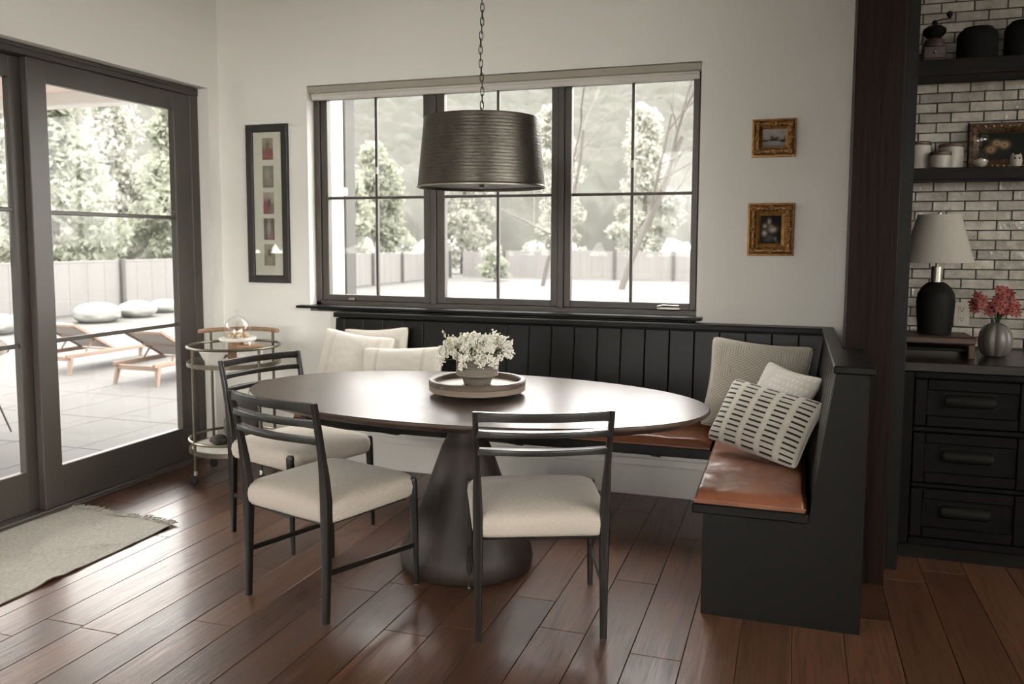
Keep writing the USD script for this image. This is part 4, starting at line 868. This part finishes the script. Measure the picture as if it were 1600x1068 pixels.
# loungers: frame of pale wood, raised sling back
def lounger(label, loc, rot):
    t = thing('sun_lounger', label, 'sun lounger', loc, rot)
    for s in (-1, 1):
        obj('side_rail', beam((s * .27, -.05, .215), (s * .27, 1.75, .215), .035, .05, bev=.008), 'teak', t)
        for y in (.0, 1.62): obj('leg', limb([(s * .285, y - .02 * (y < 1), .0005, .018, .02), (s * .27, y + .02, .20, .024, .03)]), 'teak', t)
    obj('crossbar', cat(beam((-.27, .0, .185), (.27, .0, .185), .03, .05)), 'teak', t); obj('crossbar', beam((-.27, 1.66, .19), (.27, 1.66, .19), .03, .05), 'teak', t)
    obj('seat_sling', cbox(-.25, .25, .66, 1.72, .205, .235, .008), 'sling', t)
    hinge, head = (0, .66, .245), (0, .08, .575)
    d = np.array(head) - hinge; L = np.linalg.norm(d); d = d / L
    obj('back_sling', frame(cbox(-.245, .245, 0, L, -.012, .012, .006), hinge, (1, 0, 0), d), 'sling', t)
    for s in (-1, 1):
        obj('back_rail', beam(np.array(hinge) + [s * .26, 0, -.01], np.array(head) + [s * .26, 0, -.01], .03, .035), 'teak', t)
        obj('prop', rod((s * .2, .42, .37), (s * .2, .30, .235), .012), 'teak', t)
    for f in (.5, 1.0): p = np.array(hinge) + d * L * f; obj('back_crossbar', beam(p + [-.26, 0, -.02], p + [.26, 0, -.02], .03, .03), 'teak', t)
    return t
lounger('wooden sun lounger with raised sling back on the patio, nearer the door jamb', (-6.59, 7.15, GZ + .012), -2)
lounger('wooden sun lounger with raised sling back on the patio, half hidden by the door stile', (-8.05, 7.42, GZ + .012), -2)
pch = thing('patio_chair', 'pale woven tub chair with thin metal legs at the left edge of the door glass', 'chair', (-6.02, 4.74, GZ + .012))
sh_, u_, v_ = grid(40, 18, lambda u, v: np.stack([(.20 + .11 * np.sqrt(v)) * np.cos(u * 2 * np.pi), (.20 + .11 * np.sqrt(v)) * np.sin(u * 2 * np.pi), .42 + .42 * v * (.55 + .45 * np.sin(u * np.pi) ** 2)], -1))
ins = sh_.copy(); ins.vertices = ins.vertices * [.955, .955, 1]; ins.faces = ins.faces[:, ::-1]
obj('shell', cat(sh_, ins, lathe([(0, .405), (.20, .405), (.205, .43), (0, .44)], 40)), 'sling', pch, smooth=40)
for a in (-.25, 1.2, 2.8, 4.3): obj('leg', rod((.17 * math.cos(a), .17 * math.sin(a), .41), (.31 * math.cos(a), .31 * math.sin(a), .004), .007), 'dark_metal', pch)
# trees
def leaves(centres, size, seed):
    r = np.random.default_rng(seed); n = len(centres); a = r.normal(size=(n, 3)); a /= np.linalg.norm(a, axis=1, keepdims=True)
    b = np.cross(a, r.normal(size=(n, 3))); b /= np.linalg.norm(b, axis=1, keepdims=True); s = size * (.6 + .8 * r.random((n, 1)))
    c = np.asarray(centres); V = np.stack([c - a * s, c + b * s * .45, c + a * s, c - b * s * .45], 1).reshape(-1, 3)
    k = np.arange(n)[:, None] * 4; F = np.vstack([k + [0, 1, 2], k + [0, 2, 3]])
    return trimesh.Trimesh(V, F, process=False)
def tree(label, loc, h, w, n, seed, leaf, size=.115, base=.8, group=None, name='leafy_tree'):
    r = np.random.default_rng(seed); t = thing(name, label, 'tree', loc, 0, group)
    obj('trunk', limb([(0, 0, 0, .035 * h * .6, .035 * h * .6), (.1, 0, h * .45, .02 * h * .6, .02 * h * .6), (0, .1, h * .85, .02, .02)], r=.9), 'trunk', t)
    K = 30; C = []
    for i in range(K):
        a = r.random() * 6.283; f = r.random(); z = base + (h - base) * (i + .5) / K; rad = w * .5 * (1 - .6 * max(0, (z - h * .5) / (h * .5)))
        q = w * (.13 + .07 * r.random()); x, y = (rad - q) * math.sqrt(f) * math.cos(a), (rad - q) * math.sqrt(f) * math.sin(a)
        d = r.normal(size=(n // K, 3)); d /= np.linalg.norm(d, axis=1, keepdims=True)
        C.append(np.array([x, y, z - q * .5]) + d * q * (.45 + .55 * r.random((n // K, 1))) * [1, 1, .8])
    C = np.vstack(C); C = C[C[:, 2] > .15]
    obj('foliage', leaves(C, size, seed), leaf, t, smooth=False, kind='stuff')
    return t
rows = (('in the row just behind the patio fence', [(-17.0 + .3 * (i % 2), 7.5 + i * 4.2, (1, 0, 1, 1, 0, 1, 1)[i], 5.4 + .5 * ((i * .618) % 1), 3.9) for i in range(7)]),
        ('in the second row beyond the patio fence', [(-21.6, 9.6 + i * 4.4, 0, 6.4 + .5 * ((i * .37) % 1), 4.2) for i in range(6)]),
        ('in the row beyond the far fence', [(-15.0 + i * 4.3, 37.6 + .5 * (i % 2), 0, 7.4 + .7 * ((i * .618) % 1), 4.1) for i in range(6)]))
for q, (where, sp) in enumerate(rows):
    for i, (x, y, k, h, w_) in enumerate(sp):
        tree('%s leafy tree, %s from the left %s' % (('pale', 'greener')[k], ORD[i], where), (x, y, GZ - .002), h, w_, 9000, 100 + 20 * q + i, ('leaf_pale', 'leaf_green')[k], group='trees ' + where)
tree('round green shrub before the far fence, low in the middle window pane', (-10.9, 30.6, GZ - .002), 1.5, 1.5, 2600, 301, 'leaf_green', .07, .1, name='round_shrub')
bt = thing('bare_tree', 'leaning bare tree with forked branches in the right window pane', 'tree', (-5.25, 27.0, GZ - .002))
def branch(p, d, L, r, depth, out):
    pts = [p]
    for i in range(6): 
        d = d + rng.normal(size=3) * .09; d /= np.linalg.norm(d); pts.append(pts[-1] + d * L / 6)
    out.append(tube(pts, np.linspace(r, r * .6, 7), 7))
    if depth == 0: return
    for k in range(3):
        q = pts[2 + k + (k == 2)]; nd = d + rng.normal(size=3) * .55; nd[2] = abs(nd[2]) * .8 + .2; nd /= np.linalg.norm(nd); branch(q, nd, L * .62, r * .5, depth - 1, out)
out = []; branch(np.array([0, 0, 0.]), np.array([.42, 0, 1.]) / 1.08, 5.2, .115, 3, out)
obj('trunk', out[0], 'trunk', bt, smooth=60); obj('branches', cat(*out[1:]), 'trunk', bt, smooth=60)
bt2 = thing('bare_tree', 'slender upright bare tree at the left of the right window pane', 'tree', (-8.2, 28.0, GZ - .002))
out = []; branch(np.array([0, 0, 0.]), np.array([.10, 0, 1.]), 5.5, .08, 3, out)
obj('trunk', out[0], 'trunk', bt2, smooth=60); obj('branches', cat(*out[1:]), 'trunk', bt2, smooth=60)
# wooded slope that closes the view
def hill(u, v):
    A = np.radians(70 + 190 * u); R = 48 + 40 * v
    Z = GZ - .3 + 17.5 * v ** .6 * (.85 + .3 * meshkit.fbm(np.stack([u * 9, v * 2, 0 * u], -1), 3, 6)) + 2.6 * meshkit.fbm(np.stack([u * 150, v * 50, 0 * u], -1), 3, 9)
    return np.stack([R * np.cos(A), R * np.sin(A), Z], -1)
g, _, _ = grid(620, 120, hill); g.faces = g.faces[:, ::-1]
struct('wooded_hill', g, 'hillside', smooth=True)
